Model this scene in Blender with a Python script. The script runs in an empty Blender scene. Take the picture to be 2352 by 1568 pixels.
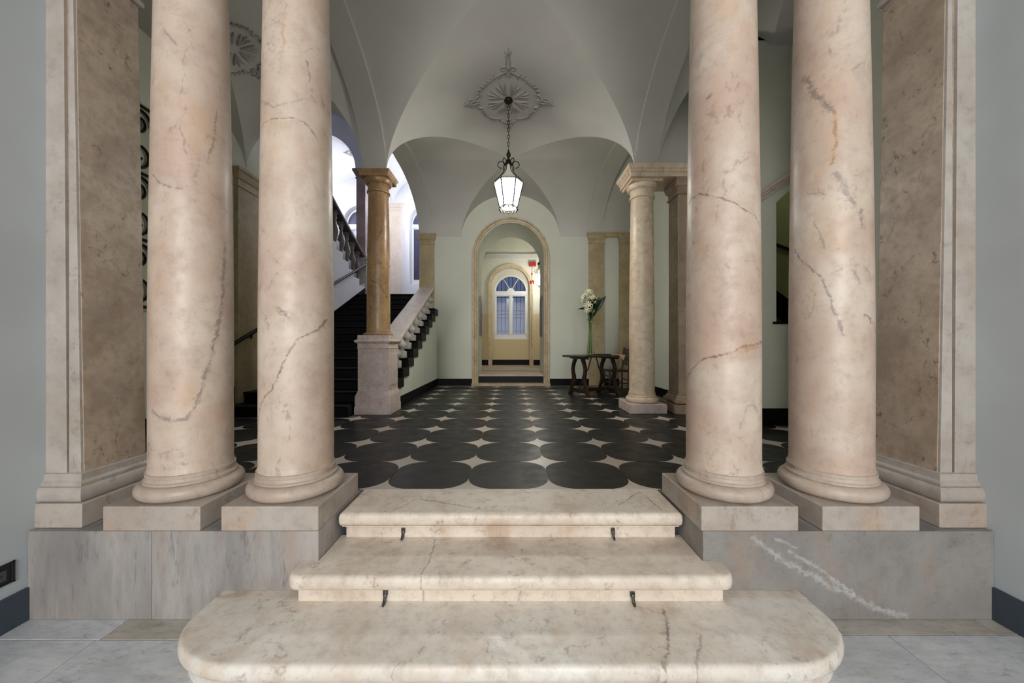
import bpy, bmesh, math, random
from mathutils import Vector, Matrix
random.seed(7)
PI = math.pi
C = bpy.context.scene.collection
scene = bpy.context.scene

# ------------------------------------------------------------------ camera
cam_d = bpy.data.cameras.new('camera')
cam_d.sensor_width = 36.0
cam_d.lens = 850.0 * 36.0 / 2352.0
cam_d.shift_x = 3.0 / 2352.0
cam_d.shift_y = 5.0 / 2352.0
cam_d.clip_start = 0.05
cam = bpy.data.objects.new('camera', cam_d)
cam.location = (0, 0, 1.5)
cam.rotation_euler = (PI / 2, 0, 0)
C.objects.link(cam)
scene.camera = cam
# ------------------------------------------------------------------ world, exposure, large lights
scene.view_settings.view_transform = 'Standard'
scene.view_settings.look = 'None'
scene.view_settings.gamma = 1.0
scene.view_settings.use_curve_mapping = False
scene.view_settings.exposure = 0.0
scene.cycles.max_bounces = 6; scene.cycles.diffuse_bounces = 4; scene.cycles.glossy_bounces = 2; scene.cycles.transmission_bounces = 2; scene.cycles.transparent_max_bounces = 6
scene.cycles.use_light_tree = False; scene.cycles.adaptive_threshold = 0.04; scene.cycles.caustics_reflective = False; scene.cycles.caustics_refractive = False
w = bpy.data.worlds.new('world'); scene.world = w; w.use_nodes = True
bg = w.node_tree.nodes['Background']
bg.inputs[0].default_value = (0.30, 0.37, 0.62, 1)
bg.inputs[1].default_value = 0.36

def area(name, loc, rot, sx, sy, power, col):
    l = bpy.data.lights.new(name, 'AREA'); l.shape = 'RECTANGLE'
    l.size = sx; l.size_y = sy; l.energy = power; l.color = col
    o = bpy.data.objects.new(name, l); o.location = loc; o.rotation_euler = rot
    C.objects.link(o); return o
# daylight through an assumed open street door behind the camera
area('entrance_daylight', (0, -7.2, 2.9), (math.radians(85), 0, 0), 4.4, 4.6, 660, (1.0, 0.965, 0.94))

def point(name, loc, power, col, r=0.08, parent=None):
    l = bpy.data.lights.new(name, 'POINT'); l.energy = power; l.color = col; l.shadow_soft_size = r
    o = bpy.data.objects.new(name, l); o.location = loc; C.objects.link(o)
    if parent: o.parent = parent
    return o

# ------------------------------------------------------------------ material helpers
def lin(r, g, b):
    def f(c):
        c /= 255.0
        return c / 12.92 if c <= 0.04045 else ((c + 0.055) / 1.055) ** 2.4
    return (f(r), f(g), f(b), 1.0)

class G:
    def __init__(s, name):
        s.m = bpy.data.materials.new(name); s.m.use_nodes = True
        s.t = s.m.node_tree; s.b = s.t.nodes['Principled BSDF']
    def n(s, typ, ins=None, **at):
        nd = s.t.nodes.new('ShaderNode' + typ)
        for k, v in at.items(): setattr(nd, k, v)
        for k, v in (ins or {}).items(): s.put(nd.inputs[k], v)
        return nd
    def put(s, sock, v):
        if isinstance(v, bpy.types.NodeSocket): s.t.links.new(v, sock)
        else: sock.default_value = v
    def math(s, op, a, b=0.0, c=0.0, clamp=False):
        nd = s.n('Math', {0: a, 1: b, 2: c}, operation=op); nd.use_clamp = clamp
        return nd.outputs[0]
    def vm(s, op, a, b=(0, 0, 0), out=0):
        nd = s.n('VectorMath', {0: a}, operation=op)
        if op == 'SCALE': s.put(nd.inputs['Scale'], b)
        else: s.put(nd.inputs[1], b)
        return nd.outputs[out]
    def mix(s, f, a, b, mode='MIX'):
        nd = s.n('Mix', {0: f, 6: a, 7: b}, data_type='RGBA', blend_type=mode)
        return nd.outputs[2]
    def rng(s, v, a, b, c=0.0, d=1.0, smooth=True):
        nd = s.n('MapRange', {0: v, 1: a, 2: b, 3: c, 4: d})
        nd.interpolation_type = 'SMOOTHSTEP' if smooth else 'LINEAR'
        return nd.outputs[0]
    def noise(s, vec, scale, detail=4.0, rough=0.55, dist=0.0, out=0):
        return s.n('TexNoise', {'Vector': vec, 'Scale': scale, 'Detail': detail, 'Roughness': rough, 'Distortion': dist}).outputs[out]
    def coords(s, rand=True):
        p = s.n('TexCoord').outputs['Object']
        if rand:
            r = s.n('ObjectInfo').outputs['Random']
            off = s.n('CombineXYZ', {0: s.math('MULTIPLY', r, 37.0), 1: s.math('MULTIPLY', r, 91.0), 2: s.math('MULTIPLY', r, 53.0)}).outputs[0]
            p = s.vm('ADD', p, off)
        return p
    def bump(s, h, strength=0.1, dist=0.01):
        b = s.n('Bump', {'Strength': strength, 'Distance': dist, 'Height': h})
        s.put(s.b.inputs['Normal'], b.outputs[0])

def seg_dist(g, p, pts):
    res = None
    for a, b in zip(pts[:-1], pts[1:]):
        a3 = (a[0], a[1], 0.0); d = (b[0] - a[0], b[1] - a[1], 0.0)
        L2 = max(d[0] ** 2 + d[1] ** 2, 1e-8)
        pa = g.vm('SUBTRACT', p, a3)
        t = g.math('DIVIDE', g.vm('DOT_PRODUCT', pa, d, out=1), L2, clamp=True)
        sc = g.n('VectorMath', {0: d, 'Scale': t}, operation='SCALE').outputs[0]
        dd = g.vm('LENGTH', g.vm('SUBTRACT', pa, sc), out=1)
        res = dd if res is None else g.math('MINIMUM', res, dd)
    return res

def marble(name, ca, cb, vein, scale=1.0, vein_amt=0.5, stain=None, stain_amt=0.35, rough=0.42, marks=(), proj='xz', R=0.2, bump=0.06, stretch=(1, 1, 1), rand=True):
    g = G(name)
    p0 = g.n('TexCoord').outputs['Object']
    p = g.coords(rand)
    p = g.vm('MULTIPLY', p, stretch)
    big = g.noise(p, 1.5 * scale, 3, 0.6, 0.3)
    col = g.mix(g.rng(big, 0.32, 0.68), ca, cb)
    cl = g.noise(p, 9 * scale, 4, 0.72)
    col = g.mix(g.rng(cl, 0.40, 0.80, 0, 0.40), col, vein)
    vn = g.noise(g.vm('MULTIPLY', p, (1.0, 1.0, 0.7)), 1.1 * scale, 5, 0.55, 0.25)   # thin wandering veins
    va = g.math('ABSOLUTE', g.math('SUBTRACT', vn, 0.5))
    vm_ = g.math('MULTIPLY', g.rng(va, 0.0, 0.009, 1, 0), g.rng(cl, 0.44, 0.62))
    col = g.mix(g.math('MULTIPLY', vm_, vein_amt), col, vein)
    if stain:
        st = g.noise(g.vm('MULTIPLY', p, (1, 1, 0.45)), 3.0 * scale, 3, 0.6)
        col = g.mix(g.rng(st, 0.52, 0.75, 0, stain_amt), col, stain)
    sp = g.noise(g.vm('MULTIPLY', p, (1.0, 1.0, 0.6)), 34 * scale, 3, 0.65)
    col = g.mix(g.rng(sp, 0.56, 0.78, 0, 0.32), col, vein)
    if marks:
        if proj == 'cyl':
            s = g.n('SeparateXYZ', {0: p0})
            u = g.math('MULTIPLY', g.math('ARCTAN2', s.outputs[0], g.math('MULTIPLY', s.outputs[1], -1.0)), R)
            q = g.n('CombineXYZ', {0: u, 1: s.outputs[2]}).outputs[0]
        else:
            s = g.n('SeparateXYZ', {0: p0})
            q = g.n('CombineXYZ', {0: s.outputs[0], 1: s.outputs[1 if proj == 'xy' else 2]}).outputs[0]
        w1 = g.vm('MULTIPLY', g.vm('SUBTRACT', g.noise(q, 10, 5, 0.65, out=1), (0.5, 0.5, 0.5)), (0.055, 0.055, 0))
        q = g.vm('ADD', q, w1)
        brk = g.rng(g.noise(q, 24, 3), 0.34, 0.56, 0.35, 1.0)
        wv = g.rng(g.noise(q, 38, 3, 0.7), 0.34, 0.66, 0.25, 1.7)
        for pts, wd, mc, am in marks:
            d = g.math('DIVIDE', seg_dist(g, q, pts), wv)
            f = g.math('MULTIPLY', g.math('MULTIPLY', g.rng(d, wd * 0.1, wd * 1.15, 1, 0), brk), am)
            col = g.mix(f, col, mc)
    g.put(g.b.inputs['Base Color'], col)
    g.put(g.b.inputs['Roughness'], g.rng(cl, 0.3, 0.7, rough - 0.06, rough + 0.1))
    g.bump(sp, bump, 0.006)
    return g.m

def plaster(name, c, var=0.06, rough=0.85, dirt=None, split=None):
    g = G(name); p = g.coords(False)
    n1 = g.noise(p, 1.2, 2, 0.6); n2 = g.noise(p, 9, 3, 0.6)
    d = tuple(x * (1 - var * 2.2) for x in c[:3]) + (1,)
    base = g.mix(g.rng(n1, 0.3, 0.7), c, d)
    if split:                                   # two paint colours, lower dado and upper wall
        z = g.n('SeparateXYZ', {0: g.n('TexCoord').outputs['Object']}).outputs[2]
        base = g.mix(g.rng(z, split[0] - 0.006, split[0] + 0.006, 0, 1, False), split[1], base)
    base = g.mix(g.rng(n2, 0.55, 0.8, 0, 0.25), base, d)
    g.put(g.b.inputs['Base Color'], base)
    g.put(g.b.inputs['Roughness'], rough)
    g.bump(g.noise(p, 25, 2), 0.08, 0.008)
    return g.m

def flat(name, c, rough=0.5, metal=0.0, var=0.15, scale=12, emit=None, es=0.0, spec=None):
    g = G(name); p = g.coords()
    d = tuple(x * (1 - var) for x in c[:3]) + (1,)
    g.put(g.b.inputs['Base Color'], g.mix(g.noise(p, scale, 4), c, d))
    g.put(g.b.inputs['Roughness'], rough); g.put(g.b.inputs['Metallic'], metal)
    if spec is not None: g.put(g.b.inputs['Specular IOR Level'], spec)
    if emit:
        g.put(g.b.inputs['Emission Color'], emit); g.put(g.b.inputs['Emission Strength'], es)
    return g.m

M = {}
CREAM, PINK = lin(208, 193, 176), lin(190, 165, 148)
VEIN = lin(140, 116, 100)
BROWN, GREY, OCHRE, MAUVE = lin(120, 92, 70), lin(128, 116, 108), lin(168, 132, 92), lin(118, 104, 112)
COLMARKS = {
 'a': [([(0.311, 1.633), (0.28, 1.202), (0.219, 0.915), (0.14, 0.643), (0.111, 0.584), (0.053, 0.581), (-0.061, 0.637)], 0.016, GREY, 0.75),
       ([(-0.081, 1.978), (-0.015, 1.922), (0.092, 1.894)], 0.008, GREY, 0.7), ([(0.083, 2.249), (0.102, 2.18), (0.111, 2.108)], 0.008, GREY, 0.6),
       ([(-0.015, 2.802), (0.059, 2.716)], 0.008, GREY, 0.6), ([(0.267, 2.434), (0.242, 2.211), (0.209, 2.093)], 0.01, BROWN, 0.5)],
 'b': [([(0.278, 1.162), (0.222, 1.102), (0.115, 1.055), (0.068, 0.981), (-0.021, 0.773), (-0.129, 0.656), (-0.194, 0.485)], 0.009, BROWN, 0.8),
       ([(-0.194, 2.222), (-0.117, 2.271), (0.093, 2.301), (0.171, 2.28), (0.222, 2.215)], 0.006, GREY, 0.8),
       ([(0.016, 1.208), (0.05, 1.184)], 0.024, GREY, 0.8), ([(-0.182, 2.437), (-0.034, 2.351), (0.05, 2.378), (0.137, 2.428)], 0.012, GREY, 0.5),
       ([(0.023, 2.9), (0.028, 2.803), (0.016, 2.606)], 0.018, OCHRE, 0.5), ([(0.159, 2.652), (0.171, 2.557)], 0.01, MAUVE, 0.6)],
 'c': [([(-0.403, 0.739), (-0.305, 0.844), (-0.211, 0.92), (-0.063, 0.968), (-0.019, 0.998), (0.163, 1.023)], 0.008, BROWN, 0.8),
       ([(-0.019, 0.986), (0.107, 0.998)], 0.026, OCHRE, 0.6),
       ([(-0.321, 1.891), (-0.24, 1.91), (-0.15, 1.877), (-0.095, 1.845), (-0.019, 1.788), (0.163, 1.697)], 0.007, BROWN, 0.75),
       ([(-0.185, 2.451), (-0.157, 2.462)], 0.01, BROWN, 0.7), ([(-0.256, 2.689), (-0.22, 2.74)], 0.02, GREY, 0.4)],
 'd': [([(-0.277, 2.625), (-0.228, 2.527), (-0.18, 2.441), (-0.128, 2.357)], 0.022, GREY, 0.8),
       ([(-0.128, 2.357), (-0.113, 2.258), (-0.119, 2.16), (-0.132, 2.052)], 0.014, OCHRE, 0.95),
       ([(-0.109, 1.984), (-0.075, 1.879), (-0.03, 1.8)], 0.024, GREY, 0.6), ([(0.007, 1.763), (0.02, 1.665)], 0.018, MAUVE, 0.7),
       ([(-0.337, 1.599), (-0.244, 1.48), (-0.17, 1.396), (-0.142, 1.293), (-0.085, 1.079)], 0.009, MAUVE, 0.7),
       ([(-0.211, 1.735), (-0.161, 1.571)], 0.009, GREY, 0.5), ([(-0.045, 1.434), (0.0, 1.36)], 0.014, MAUVE, 0.5), ([(0.026, 1.177), (0.091, 1.136)], 0.016, MAUVE, 0.7)]}
for k in COLMARKS:
    M['col_' + k] = marble('shaft_marble_' + k, CREAM, PINK, VEIN, 1.2, 0.5, lin(190, 154, 116), 0.45, 0.42, COLMARKS[k], 'cyl', 0.2)
M['plinth'] = marble('plinth_marble', lin(180, 171, 161), lin(168, 155, 143), lin(128, 112, 104), 1.6, 0.45, lin(180, 142, 104), 0.4, 0.5)
M['base'] = marble('base_marble', lin(192, 177, 162), lin(175, 158, 143), lin(130, 112, 100), 1.8, 0.4, lin(180, 148, 116), 0.35, 0.45)
M['block_l'] = marble('grey_marble_block', lin(168, 163, 157), lin(134, 130, 127), lin(98, 92, 90), 1.3, 0.5, lin(160, 128, 108), 0.45, 0.5, stretch=(1.6, 1, 0.4))
WHITE = lin(206, 204, 200)
M['block_r'] = marble('grey_marble_block_with_white_veins', lin(144, 141, 136), lin(130, 126, 122), lin(98, 91, 87), 1.3, 0.35, lin(156, 122, 92), 0.35, 0.5,
    [([(1.318, 0.444), (1.484, 0.314), (1.721, 0.196), (1.958, 0.077), (2.147, 0.018)], 0.020, WHITE, 0.4), ([(1.52, 0.366), (1.65, 0.295), (1.792, 0.196), (1.863, 0.137)], 0.014, WHITE, 0.38), ([(1.449, 0.444), (1.555, 0.385)], 0.011, WHITE, 0.35)], 'xz', rand=False)
STEP = (lin(228, 217, 202), lin(216, 202, 186), lin(138, 116, 100))
DARK = lin(92, 76, 66)
M['step_c'] = marble('top_step_marble', *STEP, 1.5, 0.5, lin(186, 158, 130), 0.55, 0.42,
    [([(-0.196, 2.288), (-0.61, 2.435), (-0.717, 2.276)], 0.006, DARK, 0.8), ([(0.679, 2.337), (0.888, 2.543), (0.929, 2.276)], 0.006, DARK, 0.75)], 'xy', rand=False)
M['step_b'] = marble('middle_step_marble', *STEP, 1.5, 0.5, lin(172, 150, 128), 0.6, 0.42, [([(-0.453, 2.224), (-0.443, 2.002), (-0.458, 1.871)], 0.006, GREY, 0.7)], 'xy', rand=False)
M['step_a'] = marble('bottom_step_marble', lin(236, 231, 222), lin(224, 215, 202), lin(140, 124, 112), 1.4, 0.5, lin(198, 170, 138), 0.5, 0.42,
    [([(0.767, 1.88), (0.757, 1.777), (0.706, 1.648), (0.637, 1.537)], 0.012, DARK, 0.65), ([(0.873, 1.697), (0.769, 1.537)], 0.01, DARK, 0.45)], 'xy', rand=False)
M['slab'] = marble('pale_grey_floor_marble', lin(210, 212, 214), lin(190, 192, 195), lin(128, 130, 134), 1.6, 0.6, lin(160, 150, 132), 0.25, 0.36, stretch=(1.0, 2.6, 1))
M['slab_b'] = marble('beige_grey_floor_marble', lin(190, 184, 174), lin(172, 166, 156), lin(116, 108, 100), 1.6, 0.5, lin(150, 132, 108), 0.35, 0.4, stretch=(1.0, 2.6, 1))
M['pier_side'] = marble('brown_veined_pier_marble', lin(184, 166, 146), lin(158, 140, 122), lin(104, 88, 78), 2.1, 0.85, lin(142, 114, 86), 0.5, 0.45)
M['pier_front'] = marble('grey_pier_edge_marble', lin(182, 176, 168), lin(166, 156, 146), lin(126, 116, 108), 1.4, 0.4, lin(160, 140, 112), 0.3, 0.5)
M['warm_col'] = marble('amber_column_marble', lin(184, 152, 108), lin(156, 122, 88), lin(78, 56, 42), 1.5, 0.7, lin(150, 112, 66), 0.45, 0.3,
    [([(0.03, 1.38), (0.10, 1.54)], 0.014, DARK, 0.85), ([(0.02, 1.03), (0.08, 1.05)], 0.014, DARK, 0.8), ([(-0.05, 0.80), (0.06, 0.75), (0.11, 0.66), (0.18, 0.54)], 0.011, DARK, 0.9)], 'cyl', 0.16)
M['mid_col'] = marble('pale_column_marble', lin(232, 214, 188), lin(214, 192, 166), lin(132, 110, 94), 1.4, 0.45, lin(188, 160, 112), 0.4, 0.4, [([(-0.12, 1.1), (0.0, 1.09), (0.1, 1.03), (0.14, 0.98)], 0.006, BROWN, 0.7)], 'cyl', 0.18)
M['ped'] = marble('rose_grey_pedestal_marble', lin(222, 206, 198), lin(206, 188, 180), lin(124, 108, 106), 1.6, 0.4, lin(176, 150, 128), 0.25, 0.4)
M['pil'] = marble('ochre_pilaster_marble', lin(188, 172, 136), lin(170, 154, 118), lin(132, 112, 76), 1.4, 0.5, lin(160, 136, 92), 0.35, 0.45)
M['mauve'] = marble('mauve_pillar_marble', lin(168, 150, 146), lin(146, 126, 122), lin(104, 86, 86), 1.6, 0.4, lin(166, 120, 96), 0.3, 0.35)
M['brownp'] = marble('brown_pillar_marble', lin(168, 148, 128), lin(148, 128, 110), lin(108, 88, 74), 1.6, 0.4, lin(150, 118, 90), 0.3, 0.4)
M['doorstone'] = marble('tan_door_surround_marble', lin(200, 184, 150), lin(180, 162, 128), lin(120, 94, 64), 2.4, 0.6, lin(162, 132, 92), 0.4, 0.4)
M['balu'] = marble('grey_white_baluster_marble', lin(196, 192, 184), lin(172, 168, 160), lin(120, 114, 108), 2.4, 0.5, lin(150, 146, 120), 0.25, 0.4)
M['wall'] = plaster('hall_wall_paint', lin(217, 220, 206), 0.03)
M['vault'] = plaster('vault_plaster', lin(206, 204, 198), 0.03)
M['vest'] = plaster('vestibule_wall_paint', lin(186, 192, 194), 0.05)
M['stairwell'] = plaster('stairwell_white_paint', lin(226, 226, 232), 0.02)
M['stucco'] = plaster('stucco_relief', lin(178, 172, 168), 0.03)  # darker than the vault: grazing shade on the relief put into the colour
M['corr'] = plaster('corridor_wall_paint', lin(216, 216, 200), 0.03, split=(2.55, lin(204, 188, 150)))
M['greenroom'] = plaster('side_stair_green_paint', lin(176, 178, 140), 0.05)
M['dado'] = plaster('slate_blue_baseboard_paint', lin(62, 72, 84), 0.08, 0.5)
g = G('black_slate_tile'); p = g.coords()
r = g.n('ObjectInfo').outputs['Random']
n1 = g.noise(p, 3.0, 3, 0.6)
col = g.mix(n1, lin(24, 24, 25), lin(34, 34, 34)); col = g.mix(g.math('MULTIPLY', r, 0.4), col, lin(34, 32, 31))
col = g.mix(g.rng(g.noise(p, 14, 5), 0.55, 0.85, 0, 0.2), col, lin(56, 54, 52))
g.put(g.b.inputs['Base Color'], col); g.put(g.b.inputs['Roughness'], g.rng(g.noise(p, 7, 4), 0.3, 0.7, 0.30, 0.44)); g.bump(g.noise(p, 30, 3), 0.04, 0.004)
g.put(g.b.inputs['Specular IOR Level'], 0.22); M['tile'] = g.m
g = G('white_star_marble'); p = g.coords(); r = g.n('ObjectInfo').outputs['Random']
col = g.mix(r, lin(206, 196, 186), lin(172, 160, 148)); col = g.mix(g.rng(g.noise(p, 6, 5), 0.4, 0.7, 0, 0.4), col, lin(150, 138, 126))
g.put(g.b.inputs['Base Color'], col); g.put(g.b.inputs['Roughness'], 0.32); M['star'] = g.m
M['grout'] = flat('floor_bedding', lin(96, 92, 86), 0.7)
M['slate'] = flat('black_slate', lin(14, 14, 15), 0.45, spec=0.15, var=0.4, scale=5)
M['skirt'] = flat('black_stone_skirting', lin(10, 10, 10), 0.5, spec=0.12, var=0.3)
M['iron'] = flat('wrought_iron', lin(26, 25, 24), 0.5, 0.6)
M['bronze'] = flat('dark_bronze', lin(58, 48, 36), 0.45, 0.8)
M['steel'] = flat('worn_metal', lin(96, 94, 90), 0.4, 0.9)
M['wood'] = flat('dark_walnut', lin(52, 30, 22), 0.35, var=0.5, scale=20)
M['woodtop'] = flat('dark_table_top', lin(58, 48, 42), 0.25, var=0.4, scale=14)
M['rush'] = flat('woven_rush', lin(96, 66, 40), 0.8, var=0.5, scale=60)
M['lamp'] = flat('lit_lantern_glass', lin(255, 250, 236), 0.3, emit=(1.0, 0.97, 0.88, 1), es=48.0)
M['lampdown'] = flat('bare_lit_lantern_bottom', lin(255, 250, 236), 0.3, emit=(1.0, 0.97, 0.88, 1), es=260.0)
M['lamp2'] = flat('lit_corridor_glass', lin(255, 250, 240), 0.3, emit=(1.0, 0.98, 0.92, 1), es=75.0)
M['lamproof'] = flat('dim_frosted_glass', lin(196, 198, 182), 0.4, emit=(1.0, 0.97, 0.85, 1), es=0.12)
M['globe'] = flat('lit_assumed_globe_glass', lin(250, 250, 255), 0.3, emit=(0.90, 0.92, 1.0, 1), es=165.0)  # glow of the assumed landing lamps
M['globe_g'] = flat('lit_assumed_bulb_glass', lin(250, 250, 230), 0.3, emit=(0.95, 1.0, 0.75, 1), es=70.0)  # glow of the assumed side stair bulb
M['darkpane'] = flat('slate_blue_night_pane', lin(62, 66, 88), 0.15, var=0.2)
M['white'] = flat('white_window_paint', lin(226, 226, 224), 0.45, var=0.05)
M['red'] = flat('red_enamel', lin(150, 30, 28), 0.35)
M['pinkpaper'] = flat('pink_paper', lin(226, 168, 150), 0.8, var=0.05)
M['black'] = flat('black_plastic', lin(22, 23, 25), 0.4)
M['grey'] = flat('grey_plastic', lin(70, 72, 76), 0.4)
M['petal'] = flat('white_petal', lin(226, 226, 190), 0.6, var=0.2)
M['leaf'] = flat('dark_green_leaf', lin(30, 52, 26), 0.5, var=0.4)
M['stem'] = flat('green_stem', lin(96, 128, 48), 0.6)
M['mauvepanel'] = flat('mauve_grey_panel', lin(120, 112, 124), 0.5, var=0.15, scale=4)
g = G('clear_glass'); tr = g.n('BsdfTransparent', {0: (0.92, 0.95, 0.97, 1)}); gl = g.n('BsdfGlossy', {0: (1, 1, 1, 1), 1: 0.05})
fr = g.n('Fresnel', {0: 1.18}); mx = g.n('MixShader', {0: fr.outputs[0], 1: tr.outputs[0], 2: gl.outputs[0]})
g.t.links.new(mx.outputs[0], g.t.nodes['Material Output'].inputs[0]); M['glass'] = g.m
g = G('green_tinted_glass'); tr = g.n('BsdfTransparent', {0: (0.90, 0.95, 0.84, 1)}); gl = g.n('BsdfGlossy', {0: (1, 1, 1, 1), 1: 0.04})
fr = g.n('LayerWeight', {0: 0.35}); mx = g.n('MixShader', {0: fr.outputs[1], 1: tr.outputs[0], 2: gl.outputs[0]})
g.t.links.new(mx.outputs[0], g.t.nodes['Material Output'].inputs[0]); M['vase'] = g.m

# ------------------------------------------------------------------ mesh helpers
class MB:
    def __init__(s): s.v = []; s.f = []; s.map = None
    def add(s, vs, fs):
        o = len(s.v)
        s.v += [s.map(p) if s.map else p for p in vs]
        s.f += [tuple(i + o for i in f) for f in fs]
        return s
    def box(s, x0, x1, y0, y1, z0, z1):
        vs = [(x, y, z) for z in (z0, z1) for y in (y0, y1) for x in (x0, x1)]
        return s.add(vs, [(0, 2, 3, 1), (4, 5, 7, 6), (0, 1, 5, 4), (1, 3, 7, 5), (3, 2, 6, 7), (2, 0, 4, 6)])
    def lathe(s, prof, seg=32, cx=0, cy=0, cap=True):
        vs = []; fs = []; n = len(prof)
        for r, z in prof:
            for i in range(seg):
                a = 2 * PI * i / seg; vs.append((cx + r * math.cos(a), cy + r * math.sin(a), z))
        for k in range(n - 1):
            for i in range(seg):
                j = (i + 1) % seg; fs.append((k * seg + i, k * seg + j, (k + 1) * seg + j, (k + 1) * seg + i))
        if cap: fs.append(tuple(range(seg))[::-1]); fs.append(tuple((n - 1) * seg + i for i in range(seg)))
        return s.add(vs, fs)
    def loft(s, rings, cap=True, closed=True):
        vs = []; fs = []; m = len(rings[0])
        for r in rings: vs += list(r)
        for k in range(len(rings) - 1):
            for i in range(m if closed else m - 1):
                j = (i + 1) % m; fs.append((k * m + i, k * m + j, (k + 1) * m + j, (k + 1) * m + i))
        if cap: fs.append(tuple(range(m))[::-1]); fs.append(tuple((len(rings) - 1) * m + i for i in range(m)))
        return s.add(vs, fs)
    def rect(s, prof, x0, x1, y0, y1):
        return s.loft([[(x0 - o, y0 - o, z), (x1 + o, y0 - o, z), (x1 + o, y1 + o, z), (x0 - o, y1 + o, z)] for o, z in prof])
    def prism(s, poly, axis, a, b):
        def P(u, v, t):
            return {'x': (t, u, v), 'y': (u, t, v), 'z': (u, v, t)}[axis]
        return s.loft([[P(u, v, a) for u, v in poly], [P(u, v, b) for u, v in poly]])
    def tube(s, path, r, seg=8, cap=True, closed=False):
        path = [Vector(p) for p in path]; n = len(path); rings = []
        up = None
        for i, p in enumerate(path):
            if closed: t = path[(i + 1) % n] - path[i - 1]
            else: t = path[min(i + 1, n - 1)] - path[max(i - 1, 0)]
            t.normalize()
            if up is None:
                up = Vector((0, 0, 1)) if abs(t.z) < 0.9 else Vector((1, 0, 0))
            b = t.cross(up)
            if b.length < 1e-6: b = t.orthogonal()
            b.normalize(); up = b.cross(t).normalized()
            rr = r[i] if isinstance(r, (list, tuple)) else r
            rings.append([tuple(p + (b * math.cos(2 * PI * k / seg) + up * math.sin(2 * PI * k / seg)) * rr) for k in range(seg)])
        if closed: rings.append(rings[0])
        return s.loft(rings, cap and not closed)
    def ellip(s, c, rad, seg=12, rings=8, rot=None):
        vs = []; fs = []
        for k in range(rings + 1):
            th = PI * k / rings
            for i in range(seg):
                a = 2 * PI * i / seg
                q = Vector((math.sin(th) * math.cos(a) * rad[0], math.sin(th) * math.sin(a) * rad[1], math.cos(th) * rad[2]))
                if rot: q = rot @ q
                vs.append(tuple(q + Vector(c)))
        for k in range(rings):
            for i in range(seg):
                j = (i + 1) % seg; fs.append((k * seg + i, (k + 1) * seg + i, (k + 1) * seg + j, k * seg + j))
        return s.add(vs, fs)
    def arch_wall(s, x0, x1, zb, zt, cx, hw, zs, y0, y1, rise=None, ob=None, N=40):
        rise = rise or hw; ob = zb if ob is None else ob
        A = [(cx - hw * math.cos(PI * i / N), zs + rise * math.sin(PI * i / N)) for i in range(N + 1)]
        quads = []
        quads.append([(x0, zb), (cx - hw, zb), (cx - hw, zs), (x0, zs)])
        quads.append([(x0, zs), (cx - hw, zs), (cx - hw, zt), (x0, zt)])
        quads.append([(cx + hw, zb), (x1, zb), (x1, zs), (cx + hw, zs)])
        quads.append([(cx + hw, zs), (x1, zs), (x1, zt), (cx + hw, zt)])
        for a, b in zip(A[:-1], A[1:]): quads.append([a, b, (b[0], zt), (a[0], zt)])
        if ob > zb: quads.append([(cx - hw, zb), (cx + hw, zb), (cx + hw, ob), (cx - hw, ob)])
        for q in quads:
            s.add([(x, y0, z) for x, z in q], [(0, 1, 2, 3)])
            s.add([(x, y1, z) for x, z in q], [(3, 2, 1, 0)])
        path = [(cx - hw, ob)] + A + [(cx + hw, ob)]
        if ob > zb: path.append((cx - hw, ob))
        s.add([(x, y0, z) for x, z in path] + [(x, y1, z) for x, z in path], [(i, i + len(path), i + 1 + len(path), i + 1) for i in range(len(path) - 1)])
        s.add([(x0, y0, zt), (x1, y0, zt), (x1, y1, zt), (x0, y1, zt)], [(0, 1, 2, 3)])
        for x, fl in ((x0, 0), (x1, 1)):
            s.add([(x, y0, zb), (x, y1, zb), (x, y1, zt), (x, y0, zt)], [(3, 2, 1, 0) if not fl else (0, 1, 2, 3)])
        return s
    def arch_trim(s, cx, hw, zb, zs, prof, N=40, rise=None):
        rise = rise or hw
        rings = []
        for o, y in prof:
            pts = [(cx - hw - o, y, zb)]
            for i in range(N + 1):
                a = PI * i / N; pts.append((cx - (hw + o) * math.cos(a), y, zs + (rise + o) * math.sin(a)))
            pts.append((cx + hw + o, y, zb)); rings.append(pts)
        rings.append(rings[0])
        return s.loft(rings, False, False)
    def build(s, name, mat, parent=None, smooth=35, bevel=0.0, loc=None, seg=2):
        me = bpy.data.meshes.new(name); me.from_pydata(s.v, [], s.f); me.update()
        bm = bmesh.new(); bm.from_mesh(me); bmesh.ops.remove_doubles(bm, verts=bm.verts, dist=1e-5)
        bmesh.ops.recalc_face_normals(bm, faces=bm.faces)
        bm.to_mesh(me); bm.free()
        me.materials.append(M[mat] if isinstance(mat, str) else mat)
        if smooth:
            me.polygons.foreach_set('use_smooth', [True] * len(me.polygons))
            me.set_sharp_from_angle(angle=math.radians(smooth))
        o = bpy.data.objects.new(name, me); C.objects.link(o)
        if loc: o.location = loc
        if parent: o.parent = parent
        if bevel:
            b = o.modifiers.new('edge', 'BEVEL'); b.width = bevel; b.segments = seg; b.limit_method = 'ANGLE'; b.angle_limit = math.radians(35); b.harden_normals = True
        return o
def tag(o, label, cat, group=None, kind=None):
    o['label'] = label; o['category'] = cat
    if group: o['group'] = group
    if kind: o['kind'] = kind
    return o
def empty(name, loc, label=None, cat=None, group=None, rz=0, kind=None):
    o = bpy.data.objects.new(name, None); o.location = loc; o.rotation_euler.z = rz; o.empty_display_size = 0.1
    C.objects.link(o)
    if label: tag(o, label, cat, group, kind)
    return o
def inst(src, parent=None, loc=None, rot=None, scale=None):
    c = src.copy(); C.objects.link(c); c.parent = parent if parent else src.parent
    if loc: c.location = loc
    if rot: c.rotation_euler = rot
    if scale: c.scale = scale
    return c
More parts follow.
